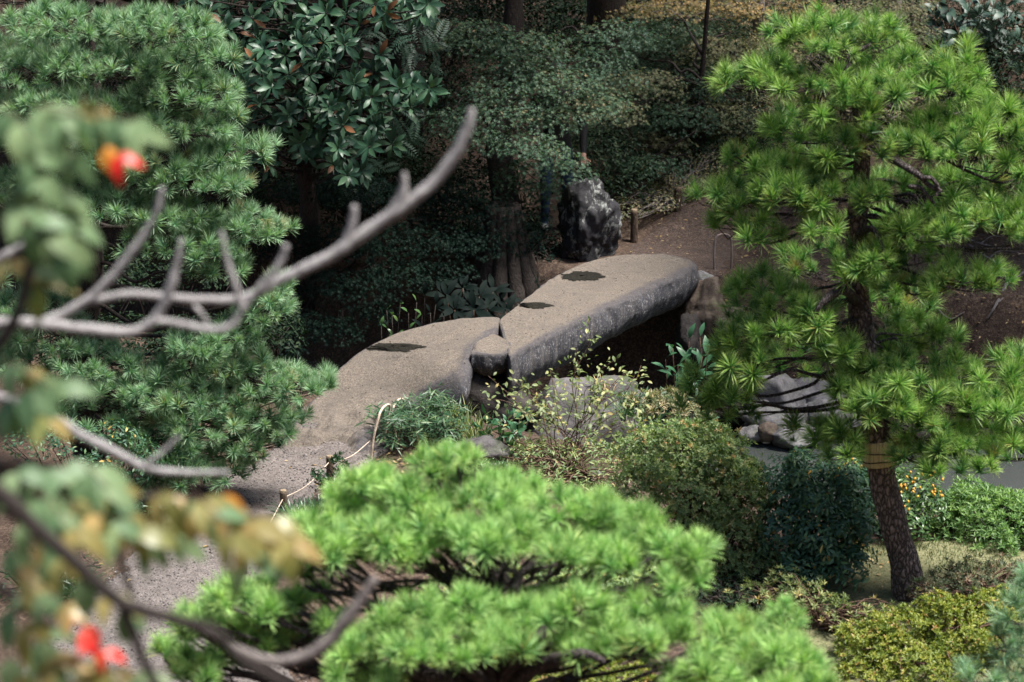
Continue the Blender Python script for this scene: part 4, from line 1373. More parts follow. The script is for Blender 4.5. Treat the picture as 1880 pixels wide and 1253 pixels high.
# ------------------------------------------------------------------ trees over the pond and behind the bridge
st_base = at_y(925, 545, 30.55)
tb = np.array([st_base[0], 30.55, 0.05])
mt = [tb, tb + np.array([0, 0, .3]), tb + np.array([.03, .35, .75]), tb + np.array([-.05, .9, 1.5]), tb + np.array([.1, 1.2, 2.6]), tb + np.array([0, 1.3, 4.2])]
MP = [(860, 60, 31.0, 100, 46), (960, 80, 31.0, 100, 48), (1010, 145, 30.8, 100, 44), (1090, 110, 31.2, 90, 50), (1060, 190, 30.8, 90, 34), (905, 170, 30.6, 90, 40),
      (900, 205, 30.4, 78, 30), (960, 260, 30.3, 84, 34), (830, 215, 30.4, 56, 32), (1010, 285, 30.3, 66, 36), (1045, 310, 30.35, 44, 26), (870, 245, 30.3, 60, 26), (1000, 215, 30.7, 80, 30), (930, 120, 30.9, 90, 40), (1110, 180, 31.0, 60, 34), (1130, 60, 31.3, 80, 44), (960, 320, 30.8, 60, 40), (1000, 350, 31.0, 40, 36)]
sprays('maple_tree', 'spreading maple whose dark sprays hang over the black boulder, its base flaring behind the bridge', 'maple tree', mt, [.26, .2, .15, .12, .1, .06],
       MP, .062, [M_MAPLE], 2.1)
# flared roots of that trunk
mb = MB()
mp = bpy.data.objects['maple_tree']
for a in np.linspace(0, 2 * np.pi, 11, endpoint=False):
    d = np.array([math.cos(a), math.sin(a), 0])
    mb.tube(np.array([tb + d * .40 + np.array([0, 0, -.3]), tb + d * .30 + np.array([0, 0, .12]), tb + d * .2 + np.array([0, 0, .5]), tb + d * .12 + np.array([0, 0, 1.0])]), [.09, .09, .075, .05], 8, 16, .2)
local(mp, mb).build('root_flare', M_DARKBARK, mp)

m2 = np.array([at_y(700, 500, 32.4)[0], 32.4, 0.2])
sprays('maple_tree', 'deep green maple drooping low over the water left of the bridge', 'maple tree', [m2, m2 + np.array([.1, 0, .9]), m2 + np.array([0, 0, 1.8]), m2 + np.array([.1, 0, 3.4])], [.16, .12, .09, .05],
       [(640, 340, 30.6, 90, 44), (730, 360, 30.6, 90, 44), (820, 350, 30.6, 90, 44), (900, 390, 30.5, 80, 44), (620, 430, 30.4, 80, 46), (700, 440, 30.3, 90, 46), (790, 430, 30.3, 90, 46), (870, 440, 30.3, 80, 40), (950, 430, 30.5, 50, 50), (580, 510, 30.2, 70, 46),
        (650, 520, 30.0, 80, 44), (740, 500, 30.0, 80, 40), (820, 495, 30.1, 60, 36), (560, 590, 29.9, 70, 44), (620, 600, 29.8, 60, 36), (690, 570, 29.9, 50, 30), (520, 430, 30.6, 70, 60), (930, 480, 30.6, 36, 30), (560, 340, 30.9, 60, 40), (980, 400, 30.9, 40, 40), (500, 640, 29.6, 60, 40)],
       .058, [M_MAPLED], 2.2, droop=.7)

m3 = at_ground(1285, 330)
T3 = px_y([(1290, 250), (1286, 180), (1292, 100), (1300, 0), (1310, -120)], m3[1])
sprays('maple_tree', 'thin stemmed maple with bronzed tan leaf edges above the earth path', 'maple tree', [m3] + T3, [.035, .03, .024, .018],
       [(1150, 140, 33.2, 90, 40), (1220, 190, 33.2, 90, 40), (1130, 230, 32.8, 80, 36), (1200, 260, 32.7, 90, 34, None, 1), (1270, 270, 32.8, 80, 36), (1160, 300, 32.4, 70, 30), (1240, 320, 32.5, 80, 26, None, 1), (1300, 320, 32.8, 50, 30), (1190, 345, 32.3, 56, 20, None, 1), (1130, 340, 32.2, 46, 22), (1250, 130, 33.6, 80, 40), (1310, 230, 33.4, 70, 40, None, 1), (1180, 90, 33.6, 80, 36),
        (1340, 290, 33.2, 60, 30), (1300, 60, 33.8, 80, 40), (1360, 150, 33.6, 70, 44, None, 1), (1400, 220, 33.4, 70, 40), (1420, 90, 33.8, 70, 40, None, 1), (1270, 190, 32.9, 60, 30, None, 1), (1110, 270, 32.3, 70, 34), (1350, 350, 32.6, 60, 22), (1280, 365, 32.4, 60, 18, None, 1), (1060, 240, 32.5, 60, 40), (1220, 390, 32.2, 40, 14), (1180, 150, 32.4, 80, 40, None, 1), (1240, 210, 32.3, 80, 36), (1120, 200, 32.0, 70, 34, None, 1), (1290, 150, 32.8, 70, 40), (1310, 90, 33.2, 70, 40, None, 1), (1230, 60, 33.4, 80, 40), (1330, 210, 32.7, 60, 40, None, 1), (1200, 300, 32.0, 70, 26)],
       .058, [M_MAPLE, M_TAN], 2.3, bark=M_DARKBARK, tw=9,
       extra=[(px_y([(1290, 150), (1262, 128), (1240, 150), (1225, 180)], m3[1] - .1), [.018, .008]), (px_y([(1110, 320), (1160, 310), (1230, 270), (1280, 240)], 32.2), [.008, .012]), (px_y([(1130, 360), (1180, 340), (1260, 300)], 32.0), [.006, .01]), (px_y([(1330, 200), (1250, 215), (1200, 200)], 32.9), [.012, .005])])
m4 = at_ground(1390, 200)
sprays('maple_tree', 'maple turning orange tan at the top of the slope', 'maple tree', [m4, m4 + np.array([0, 0, 1.2]), m4 + np.array([.1, 0, 2.6])], [.09, .06, .03],
       [(1150, 15, m4[1] - .8, 80, 22), (1250, 10, m4[1] - .8, 80, 26), (1330, 8, m4[1] - .6, 70, 28), (1380, 20, m4[1] - .7, 50, 24), (1200, -20, m4[1] - .5, 90, 30), (1320, -30, m4[1] - .4, 90, 30), (1440, -20, m4[1] - .4, 80, 30), (1480, 15, m4[1] - .5, 60, 20)],
       .065, [M_AUTUMN], 1.9, bark=M_TWIG)
m5 = at_ground(1640, 190)
sprays('maple_tree', 'tan leaved maple behind the tip of the black pine', 'maple tree', [m5, m5 + np.array([0, 0, 1.1]), m5 + np.array([.1, 0, 2.4])], [.09, .06, .03],
       [(1560, 20, m5[1] - .6, 70, 26), (1640, 20, m5[1] - .7, 80, 34), (1680, 60, m5[1] - .9, 50, 28), (1600, 60, m5[1] - .8, 70, 30), (1650, -20, m5[1] - .5, 80, 34), (1680, 100, m5[1] - .9, 40, 24)],
       .06, [M_TAN], 2.0, bark=M_TWIG)

# the thicket on the slope
EV = [(520, 30, 33.5, 120, 60), (660, 60, 34.0, 130, 60), (800, 40, 34.5, 130, 70), (760, 150, 33.0, 110, 70), (680, 250, 32.8, 110, 60), (800, 270, 32.6, 120, 60), (560, 180, 33.0, 110, 70), (560, 300, 32.4, 110, 60),
      (950, 10, 35.0, 130, 60), (1080, 30, 35.0, 120, 60), (1210, 60, 35.2, 110, 60), (1330, 90, 35.0, 80, 50), (1250, 160, 34.6, 70, 60), (1100, 260, 33.6, 90, 60), (1500, 60, 36.0, 140, 60), (1760, 130, 35.5, 80, 50), (430, 100, 33.6, 90, 90), (420, 300, 32.5, 90, 90), (880, 330, 32.3, 100, 60),
      (1390, 190, 34.2, 90, 50), (1460, 250, 33.6, 90, 50), (500, 560, 30.6, 60, 50), (1830, 300, 34.0, 70, 50), (230, 600, 27.3, 110, 40), (360, 600, 27.6, 100, 40), (90, 590, 27.0, 110, 40), (260, 740, 26.4, 90, 30), (160, 480, 28.0, 110, 40), (330, 460, 28.5, 90, 40),
      (600, -40, 36, 130, 50), (740, -40, 36, 130, 50), (880, -50, 36, 130, 50), (1010, -50, 36, 130, 50), (1140, -40, 36, 120, 50), (150, 300, 30, 140, 60), (100, 120, 31, 140, 60), (300, 60, 31, 140, 60), (1560, -10, 36, 120, 50), (1700, -20, 36, 120, 50), (1720, 330, 33, 70, 30), (1800, 40, 35, 90, 40), (1860, 120, 35, 80, 50), (1780, 190, 34, 70, 40), (1180, 40, 36, 80, 40), (1250, 80, 36, 80, 40), (1310, 130, 36, 70, 40), (1200, 130, 36, 80, 40), (1350, 30, 37, 90, 40), (1270, 10, 37, 90, 40), (1440, 20, 37, 90, 40), (430, -20, 37, 110, 40), (560, -20, 37, 110, 40), (1840, 230, 34, 70, 40), (1820, 60, 36, 90, 40)]
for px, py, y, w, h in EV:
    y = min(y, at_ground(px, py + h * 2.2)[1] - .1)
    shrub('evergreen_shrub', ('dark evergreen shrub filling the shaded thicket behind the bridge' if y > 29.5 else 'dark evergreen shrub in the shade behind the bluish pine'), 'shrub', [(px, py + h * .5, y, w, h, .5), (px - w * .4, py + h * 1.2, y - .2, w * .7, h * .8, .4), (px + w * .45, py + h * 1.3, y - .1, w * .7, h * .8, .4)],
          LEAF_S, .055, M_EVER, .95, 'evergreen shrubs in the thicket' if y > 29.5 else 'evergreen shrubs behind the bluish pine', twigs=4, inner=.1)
DT = [('dry tan bush with bare twigs left of the top of the black pine', [(1350, 90, 34.0, 60, 40), (1390, 100, 33.9, 50, 36), (1340, 140, 33.9, 40, 26)]),
      ('greyish leafy bush behind the left boughs of the black pine', [(1340, 230, 33.4, 70, 40), (1400, 250, 33.2, 70, 44), (1380, 200, 33.6, 60, 30)]),
      ('brown tinged bush at the back of the earth path', [(1250, 330, 33.2, 60, 26), (1310, 300, 33.4, 56, 34), (1210, 370, 32.6, 46, 22), (1150, 385, 32.4, 40, 22)]),
      ('tan bush showing between the upper tiers of the black pine', [(1500, 110, 34.0, 60, 40), (1600, 220, 33.6, 70, 36), (1700, 190, 33.8, 60, 40)])]
for lab, lobes in DT:
    lobes = [(a, b, min(c, at_ground(a, b + e * 1.2)[1]), d, e) for a, b, c, d, e in lobes]
    o = shrub('dry_bush', lab, 'shrub', [(*l, .4) for l in lobes], LEAF_S, .034, M_TAN, .7, None, twigs=22, stem=M_TWIG, inner=.3, lump=.3)
shrub('low_shrub', 'dark undergrowth between the maple root flare and the black boulder', 'shrub', [(1000, 450, 31.0, 34, 30, .25), (965, 440, 31.1, 40, 34, .25), (880, 450, 30.9, 34, 34, .25), (985, 490, 30.7, 26, 16, .15), (1010, 480, 30.8, 24, 18, .2), (975, 515, 30.5, 24, 14, .15), (1020, 440, 30.9, 18, 20, .15)], LEAF_S, .05, M_MAPLED, .9)
shrub('low_shrub', 'low leafy shrub in the shade right of the thin log post', 'shrub', [(1135, 420, 32.0, 30, 30, .25), (1185, 405, 32.2, 36, 24, .25), (1215, 400, 32.6, 30, 18, .2)], LEAF_S, .05, M_MAPLE, .8)

# tall trees added for shade: crowns out of view darken bridge and thicket
CT = [(-4.6, 33.6), (-2.4, 35.0), (0.4, 36.6), (2.9, 39.0), (5.6, 37.5), (8.4, 38.2), (-6.8, 36.0), (11.5, 38.5), (-9.5, 34.5), (-1.2, 32.9), (5.6, 31.6), (7.4, 30.2), (9.6, 31.5), (-1.7, 32.2), (-3.6, 31.9), (0.9, 33.6), (-5.4, 31.0)]
for i, (x, y) in enumerate(CT):
    z = float(hf(np.array([x]), np.array([y]))[0])
    b = np.array([x, y, z])
    t = thing('added_shade_tree', b, 'tall dark tree added for shade, its unseen crown above the maples', 'tree', 'tall trees added to shade the scene')
    mb = MB()
    mb.tube(sample([b - np.array([0, 0, .2]), b + np.array([.1, 0, 2]), b + np.array([-.1, 0, 5]), b + np.array([0, 0, 9])], 20), [.24, .19, .15, .06], 10, None, .12)
    for k in range(9):
        a = rng.random() * 6.28
        e = b + np.array([math.cos(a) * 2.0, math.sin(a) * 1.8 - .6, rng.uniform(4.2, 8)])
        mb.tube(curve_pts(b + np.array([0, 0, rng.uniform(3, 5)]), e, .1, .1, 5), [.07, .02], 6, 12, .1)
    local(t, mb).build('trunk', M_DARKBARK, t)
    mb = MB()
    for k in range(4 if y > 34.3 and x > -3 else 7):
        low = 3.55 if y < 34.5 else 4.0
        c = b + np.array([rng.uniform(-1.6, 1.6), rng.uniform(-2.4, .9), 0])
        topray = CAM_H - c[1] * math.tan(TILT - math.atan(626.5 / FPX))      # keep the crown above the picture
        c[2] = max(z + rng.uniform(low, 8.5), topray + 1.25)
        P, N = ell_points(c, np.array([1.7, 1.6, .95]), 620, -.9, .2, .25, .3, i * 7 + k)
        mb.scatter(LEAF_S, P, frames(unit(N + np.array([0, 0, .6]) + rng.normal(size=P.shape) * .5)), .20)
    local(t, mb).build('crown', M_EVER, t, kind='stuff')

# ------------------------------------------------------------------ the magnolia with glossy rosettes
gbase = np.array([at_y(560, 300, 30.6)[0], 31.0, 0.25])
mg = thing('magnolia_tree', gbase, 'evergreen magnolia with large glossy leaves in rosettes, some rusty underneath', 'tree')
mtr = [gbase] + px_y([(570, 400), (560, 280), (590, 150), (600, 20), (600, -100)], 30.6)
mb = MB()
mb.tube(sample(mtr, 24), [.11, .09, .07, .05, .03], 10, None, .12)
local(mg, mb).build('trunk', M_DARKBARK, mg)
ELL = [(430, 60, 70, 55, 9), (500, 110, 80, 60, 12), (590, 60, 70, 50, 8), (640, 115, 60, 50, 9), (700, 165, 60, 40, 10), (760, 175, 34, 26, 5), (650, 210, 60, 50, 10), (690, 250, 50, 30, 5), (540, 200, 70, 50, 10), (610, 265, 60, 40, 8), (470, 190, 50, 50, 6),
       (640, 300, 34, 26, 4), (475, 290, 34, 30, 4), (740, 20, 56, 28, 6), (680, 20, 40, 30, 3), (390, 20, 60, 40, 5), (540, 20, 60, 36, 6)]
RC = []
for (ex, ey, ew, eh, n) in ELL:
    for k in range(n):
        for _ in range(12):
            a, q = rng.random() * 6.28, math.sqrt(rng.random())
            p = (ex + math.cos(a) * q * ew, ey + math.sin(a) * q * eh)
            if all((p[0] - r[0]) ** 2 + (p[1] - r[1]) ** 2 > 30 ** 2 for r in RC):
                break
        RC.append(p)
leafG = [tpl_leaf(1, .34, .22, .18 + .1 * i, 3, .58) for i in range(3)]
P_, R_, S_, W_ = [], [], [], []
mb = MB()
for (px, py) in RC:
    c = at_y(px, py, 29.9 + rng.uniform(-.45, .45))
    ax = unit(np.array([rng.normal() * .45, -.75 + rng.normal() * .25, .55 + rng.normal() * .3]))
    F0 = frames(ax[None])[0]
    a = nearest_on(mtr, c, .3)
    mb.tube(curve_pts(a, c - ax * .02, .03, .05, 5), [.02, .012, .006], 6, 14, .1)
    n = rng.integers(9, 14)
    for i in range(n):
        az = i * 2.4 + rng.normal() * .15
        el = math.radians(-8 + 62 * (i / n) + rng.normal() * 8)
        y = np.array([math.cos(az) * math.cos(el), math.sin(az) * math.cos(el), math.sin(el)])
        z = np.array([-math.cos(az) * math.sin(el), -math.sin(az) * math.sin(el), math.cos(el)])
        y, z = F0 @ y, F0 @ z
        P_.append(c + y * .012)
        R_.append(np.stack([np.cross(y, z), y, z], -1))
        S_.append(.155 * rng.uniform(.75, 1.15))
        W_.append(3 + rng.integers(0, 1) if rng.random() < .07 else rng.integers(0, 3))
local(mg, mb).build('branch', M_DARKBARK, mg)
P_, R_, S_, W_ = np.array(P_), np.array(R_), np.array(S_), np.array(W_)
vis, rest, _ = most_visible(P_ + R_[:, :, 1] * .07, S_ * .3)
gm = [mesh_of('leaf', q, M_MAGN, .3) for q in leafG] + [mesh_of('leaf', leafG[1], M_RUST, .3)]
parts_from('leaf', gm, mg, P_[vis], R_[vis], S_[vis], which=W_[vis], labels=['rust brown leaf' if w == 3 else None for w in W_[vis]])
mb = MB()
mb.scatter(leafG[1], P_[rest], R_[rest], S_[rest])
local(mg, mb).build('foliage', M_MAGN, mg, kind='stuff')

# feathery tree behind it
fbase = np.array([at_y(650, 300, 31.4)[0], 31.4, .3])
ftree = thing('feathery_tree', fbase, 'tree with feathery pinnate leaves showing between the magnolia rosettes', 'tree')
mb = MB()
ftr = [fbase] + px_y([(660, 300), (690, 150), (700, 0), (700, -80)], 31.3)
mb.tube(sample(ftr, 20), [.06, .045, .02], 8, None, .1)


def tpl_frond(n=9):
    V, F, A = [], [], []
    lv, lf, la = tpl_small(.34, .2)
    for i in range(n):
        t = (i + 1) / (n + .5)
        for s in (-1, 1):
            y = unit(np.array([s * .9, .55, -.18]))
            z = unit(np.array([0, .2, 1.0]))
            x = np.cross(y, z)
            R = np.stack([x, y, z], -1)
            k = sum(len(q) for q in V)
            V.append(lv * (.30 * math.sin(math.pi * (.18 + .75 * t))) @ R.T + np.array([0, t, -.35 * t * t]))
            F.append(lf + k)
            A.append(la)
    return np.vstack(V), np.vstack(F), np.concatenate(A)


P = []
for (ex, ey, ew, eh, n) in ((720, 35, 90, 50, 46), (640, 40, 50, 50, 20), (625, 235, 50, 46, 34), (740, 230, 40, 40, 20), (660, 320, 50, 30, 14), (560, 130, 90, 70, 26), (430, 150, 60, 80, 20), (760, 90, 50, 40, 18)):
    for k in range(n):
        a, q = rng.random() * 6.28, math.sqrt(rng.random())
        P.append(at_y(ex + math.cos(a) * q * ew, ey + math.sin(a) * q * eh, 31.0 + rng.normal() * .2))
P = np.array(P)
zz = unit(np.array([0, -.8, .8]) + rng.normal(size=P.shape) * .35)
RR = frames(zz, ydir=np.array([0, -.3, -.5]) + rng.normal(size=P.shape) * .7)
for p in P[::3]:
    mb.tube(curve_pts(nearest_on(ftr, p, .2), p, .04, .03, 4), [.012, .004], 5, 9)
local(ftree, mb).build('trunk', M_DARKBARK, ftree)
vis, rest, _ = most_visible(P, .1)
parts_from('frond', [mesh_of('frond', tpl_frond(n), M_PINNATE, .4) for n in (8, 9, 10)], ftree, P, RR, .21 * rng.uniform(.8, 1.2, len(P)))

# ------------------------------------------------------------------ large leaved plants


def leafy(name, label, cat, stems, mat, size, n, group=None, W=.4, curl=.2, spread=(5, 60), rows=3, smat=M_REDTWIG, face=.5, whorl=False, peak=.5):
    """a plant of separate large leaves on stems; stems: (px, py, y) tips"""
    tips = [at_y(*s) for s in stems]
    cx = np.mean(tips, 0)
    b = np.array([cx[0], cx[1] + .05, float(hf(cx[0:1], cx[1:2] + .05)[0])])
    t = thing(name, b, label, cat, group)
    mb = MB()
    P, R = [], []
    for tp in tips:
        st = b + (tp - b) * np.array([.3, .3, 0]) + rng.normal(size=3) * np.array([.04, .04, 0])
        cp = curve_pts(st, tp, .03, .02, 5)
        mb.tube(cp, [.008, .004], 5, 12)
        C = sample(cp, 30)
        ax = unit(unit(C[-1] - C[-4]) + np.array([0, -face, .25]))
        F0 = frames(ax[None])[0]
        for i in range(n):
            u = i / max(n - 1, 1)
            q = C[-1] if whorl else C[int((1 - .5 * (1 - u)) * 29)]
            az = i * 2.4 + rng.normal() * .2
            el = math.radians(spread[0] + (spread[1] - spread[0]) * u + rng.normal() * 8)
            y = F0 @ np.array([math.cos(az) * math.cos(el), math.sin(az) * math.cos(el), math.sin(el)])
            z = F0 @ np.array([-math.cos(az) * math.sin(el), -math.sin(az) * math.sin(el), math.cos(el)])
            P.append(q + y * .015)
            R.append(np.stack([np.cross(y, z), y, z], -1))
    local(t, mb).build('stem', smat, t)
    ms = [mesh_of('leaf', tpl_leaf(1, W, .15, curl + .12 * i, rows, peak), mat, .3) for i in range(2)]
    P, R = np.array(P), np.array(R)
    s = size * rng.uniform(.7, 1.15, len(P))
    vis, rest, _ = most_visible(P + R[:, :, 1] * size * .4, s * .35)
    parts_from('leaf', ms, t, P[vis], R[vis], s[vis])
    if len(rest):
        mb = MB()
        mb.scatter(tpl_leaf(1, W, .15, curl, rows, peak), P[rest], R[rest], s[rest])
        local(t, mb).build('foliage', mat, t, kind='stuff')
    return t


leafy('broad_leaf_plant', 'plant with long fresh green leaves in the shade under the far bridge slab', 'plant', [(1235, 640, 28.9), (1258, 652, 28.8), (1285, 620, 28.9), (1290, 655, 28.8), (1245, 672, 28.7), (1272, 680, 28.7), (1222, 660, 28.9), (1300, 635, 28.7), (1265, 625, 28.9)], M_BROAD, .17, 9, W=.36)
leafy('fatsia_plant', 'dark fatsia with big fingered leaves behind the bridge joint', 'plant', [(820, 545, 29.6), (850, 530, 29.8), (880, 545, 29.8), (905, 535, 30.0), (835, 570, 29.4), (870, 570, 29.4), (895, 570, 29.5), (920, 555, 30.0), (930, 575, 29.9)], M_FATSIA, .19, 8, W=.34, whorl=True, spread=(0, 25), face=1.2)
leafy('shade_plant', 'yellowish green leafy plant deep in the shade behind the near bridge slab', 'plant', [(735, 560, 29.4), (720, 580, 29.3), (750, 575, 29.3), (765, 555, 29.5), (700, 600, 29.2), (710, 570, 29.4), (775, 580, 29.2)], M_GARD, .085, 8, W=.42, smat=M_DARKBARK)
leafy('shade_plant', 'low dark plant along the far edge of the near bridge slab', 'plant', [(790, 575, 29.2), (800, 560, 29.4), (780, 545, 29.6), (815, 582, 29.1)], M_FATSIA, .12, 7, W=.4, smat=M_DARKBARK)
leafy('laurel_bush', 'bush of long glossy grey green leaves at the top right corner', 'shrub', [(x, y, 34.6 + rng.uniform(-.3, .3)) for x in range(1715, 1890, 22) for y in (0, 26, 50, -25, 75)], M_LAUREL, .19, 7, W=.36, spread=(-10, 40), face=.9)
leafy('leafy_weed', 'bluish green broad leaved weed between the dwarf bamboo and the twiggy shrub', 'plant', [(895, 765, 26.4), (880, 785, 26.3), (915, 780, 26.3), (935, 765, 26.4), (950, 790, 26.2), (925, 800, 26.2), (905, 815, 26.2), (945, 830, 26.1), (965, 760, 26.4), (890, 800, 26.2)], M_BROAD, .105, 9, W=.4)
shrub('round_shrub', 'dark rounded shrub on the bare earth slope at the right edge', 'shrub', [(1850, 560, 31.2, 46, 44, .35), (1880, 590, 31.1, 44, 44, .35), (1835, 600, 31.0, 30, 30, .3), (1900, 545, 31.3, 50, 40, .3)], LEAF_S, .038, M_EVER, .9)

# ------------------------------------------------------------------ shrubs on the near bank
shrub('azalea_shrub', 'large olive green azalea with tiny leaves in the middle of the near bank', 'shrub',
      [(1180, 830, 24.0, 60, 44, .35), (1240, 830, 23.9, 76, 56, .4), (1310, 850, 23.8, 70, 60, .4), (1200, 910, 23.6, 80, 70, .4), (1280, 930, 23.5, 90, 80, .45), (1350, 930, 23.5, 60, 70, .4), (1330, 1010, 23.3, 80, 70, .4), (1250, 1010, 23.3, 80, 60, .4), (1370, 890, 23.7, 40, 44, .3), (1390, 1030, 23.2, 40, 50, .3), (1310, 820, 24.0, 44, 36, .3)],
      ROS_S, .036, M_OLIVE, .62, stem=M_REDTWIG, twigs=10, inner=.2, lump=.36, nparts=300, part='leaf_rosette', shoots=4)
shrub('camellia_shrub', 'dark glossy green shrub left of the leaning pine trunk', 'shrub',
      [(1450, 900, 23.5, 60, 56, .35), (1500, 880, 23.6, 60, 46, .35), (1540, 910, 23.5, 60, 60, .35), (1440, 970, 23.2, 62, 66, .35), (1510, 980, 23.1, 70, 70, .4), (1570, 960, 23.3, 50, 60, .35), (1480, 1040, 23.0, 60, 44, .35), (1550, 1030, 23.0, 56, 44, .35), (1590, 900, 23.7, 40, 44, .3)],
      tpl_leaf(1, .34, .25, .15, 2), .062, M_DKSHRUB, 3.4, nparts=300, stem=M_DARKBARK, inner=.3, lump=.34, shoots=4)
gd = shrub('gardenia_shrub', 'green shrub dotted with orange yellow fruits behind the leaning pine trunk', 'shrub',
           [(1560, 860, 24.4, 60, 34, .3), (1620, 880, 24.4, 50, 44, .3), (1680, 900, 24.2, 50, 46, .3), (1670, 960, 24.0, 46, 44, .3), (1640, 930, 24.1, 50, 50, .3), (1710, 930, 24.2, 40, 36, .3)],
           tpl_leaf(1, .36, .25, .15, 2), .05, M_GARD, 1.9, nparts=300)
fv, ff = ico(1)
for lob, n in (((1580, 860, 24.1, 60, 26), 18), ((1690, 895, 23.95, 46, 44), 30), ((1650, 920, 23.85, 46, 44), 12)):
    m = ppm(lob[2])
    P, N = ell_points(at_y(lob[0], lob[1], lob[2]), np.array([lob[3] / m, .2, lob[4] / m]), n, -.3)
    fm = MB()
    fm.add(fv * np.array([.6, .6, 1.0]), ff, 0)
    if 'FRUIT' not in globals():
        FRUIT = fm.build('fruit', M_FRUIT, mesh_only=True)
    P[:, 1] = np.minimum(P[:, 1], lob[2] - .08)
    parts_from('fruit', [FRUIT], gd, P, frames(np.tile([0, 0, 1.0], (len(P), 1)) + rng.normal(size=P.shape) * .4), .017)
shrub('clipped_hedge', 'light green clipped hedge with upright shoots along the pond at the right', 'hedge',
      [(1740, 975, 24.2, 50, 44, .35), (1790, 960, 24.1, 60, 56, .4), (1850, 975, 24.0, 60, 56, .4), (1760, 930, 24.3, 40, 30, .25), (1800, 925, 24.3, 40, 32, .25), (1850, 935, 24.2, 46, 30, .3), (1910, 980, 24.0, 60, 60, .4), (1900, 950, 24.1, 40, 40, .3), (1980, 980, 24.0, 70, 60, .4)],
      ROS_N, .055, M_HEDGE, .75, nparts=300, part='leaf_rosette', up=1.1, jig=.4, lump=.28, shoots=3)
shrub('azalea_shrub', 'bright yellow green azalea in the lower right of the picture', 'shrub',
      [(1600, 1190, 21.6, 70, 44, .35), (1660, 1160, 21.8, 70, 44, .35), (1730, 1140, 21.9, 60, 44, .35), (1680, 1220, 21.4, 90, 50, .4), (1760, 1200, 21.6, 60, 60, .35), (1600, 1250, 21.3, 70, 40, .35), (1550, 1260, 21.3, 50, 30, .3), (1790, 1140, 22.0, 50, 40, .3), (1700, 1290, 21.2, 120, 44, .4), (1830, 1120, 22.1, 50, 30, .3)],
      ROS_S, .036, M_YELLOW, .7, nparts=300, part='leaf_rosette', stem=M_REDTWIG, up=.9, lump=.36, shoots=4)
shrub('azalea_shrub', 'yellow green azalea glimpsed through the branches of the front pine', 'shrub',
      [(900, 1230, 19.3, 110, 40, .35), (1020, 1240, 19.3, 110, 40, .35), (780, 1250, 19.4, 90, 36, .35), (1130, 1260, 19.3, 90, 40, .35), (950, 1290, 19.0, 160, 40, .4)],
      ROS_S, .04, M_YELLOW, .6, stem=M_REDTWIG, up=.9, lump=.28)
shrub('azalea_shrub', 'dark green azalea glimpsed under the upper pads of the front pine', 'shrub',
      [(960, 1080, 20.6, 100, 40, .35), (1080, 1075, 20.6, 100, 40, .35), (860, 1080, 20.5, 90, 36, .35), (1190, 1085, 20.8, 70, 40, .3)],
      ROS_S, .04, M_OLIVE, .6, stem=M_REDTWIG, up=.9, lump=.28)
shrub('azalea_shrub', 'sparse reddish twiggy azalea in front of the leaning pine trunk base', 'shrub',
      [(1740, 1070, 22.5, 40, 30, .25), (1780, 1060, 22.5, 44, 34, .25), (1840, 1060, 22.6, 50, 34, .3), (1700, 1090, 22.3, 36, 24, .2), (1880, 1070, 22.5, 40, 40, .3)],
      ROS_N, .04, M_REDDISH, .42, stem=M_REDTWIG, twigs=26, up=.9, inner=.4, lump=.35)
shrub('azalea_shrub', 'thin pale azalea with upright shoots below the camellia', 'shrub',
      [(1480, 1100, 22.2, 44, 34, .25), (1540, 1130, 22.0, 44, 30, .25), (1440, 1080, 22.3, 40, 30, .25), (1580, 1150, 21.9, 40, 26, .2), (1620, 1130, 22.1, 40, 22, .2), (1380, 1095, 22.3, 40, 26, .2)],
      ROS_N, .045, M_PALE, .30, stem=M_REDTWIG, twigs=16, up=1.2, inner=.4, lump=.35)
shrub('low_shrub', 'dark low shrub at the feet of the olive azalea', 'shrub', [(1300, 1110, 22.2, 70, 34, .3), (1380, 1120, 22.1, 50, 30, .3), (1290, 1080, 22.7, 60, 30, .3), (1360, 1085, 22.6, 50, 26, .3), (1420, 1080, 22.7, 40, 26, .2)], LEAF_S, .04, M_EVER, .7)
shrub('low_shrub', 'small dark rosette shrub in front of the pale topped log post', 'shrub', [(625, 855, 25.0, 16, 22, .1), (612, 890, 24.9, 24, 22, .12), (582, 878, 24.9, 16, 14, .1), (640, 905, 24.8, 30, 20, .15)], ROS_S, .04, M_LIRI, .5, twigs=5)
shrub('low_shrub', 'green low shrub half hidden behind the top of the front pine', 'shrub', [(850, 855, 25.6, 40, 16, .15), (900, 865, 25.5, 40, 18, .15)], ROS_S, .036, M_GARD, .6)
shrub('low_shrub', 'grey green shrub at the water edge under the hanging pine bough', 'shrub', [(1225, 745, 26.8, 44, 30, .25), (1270, 765, 26.7, 40, 26, .2), (1180, 740, 26.9, 36, 20, .2)], ROS_N, .05, M_TAN, .6)
shrub('low_shrub', 'dark evergreen shrub low on the left beneath the bluish pine', 'shrub', [(140, 820, 24.0, 60, 40, .3), (220, 810, 24.0, 50, 40, .3), (60, 815, 24.0, 60, 40, .3), (180, 870, 23.8, 60, 40, .3), (260, 850, 23.9, 40, 30, .3)], LEAF_S, .045, M_DKSHRUB, .8)
shrub('low_shrub', 'dark weedy shrub at the left edge of the gravel path', 'shrub', [(110, 1070, 22.6, 60, 34, .25), (60, 1030, 22.9, 60, 40, .3), (150, 1040, 22.9, 40, 20, .2), (10, 1080, 22.4, 60, 50, .3)], LEAF_N, .06, M_LIRI, .6)
shrub('low_shrub', 'dark shrub under the lowest boughs of the bluish pine by the path', 'shrub', [(240, 930, 23.9, 50, 30, .25), (200, 950, 23.8, 50, 34, .25), (120, 940, 23.9, 60, 40, .3)], LEAF_N, .07, M_LIRI, .7)

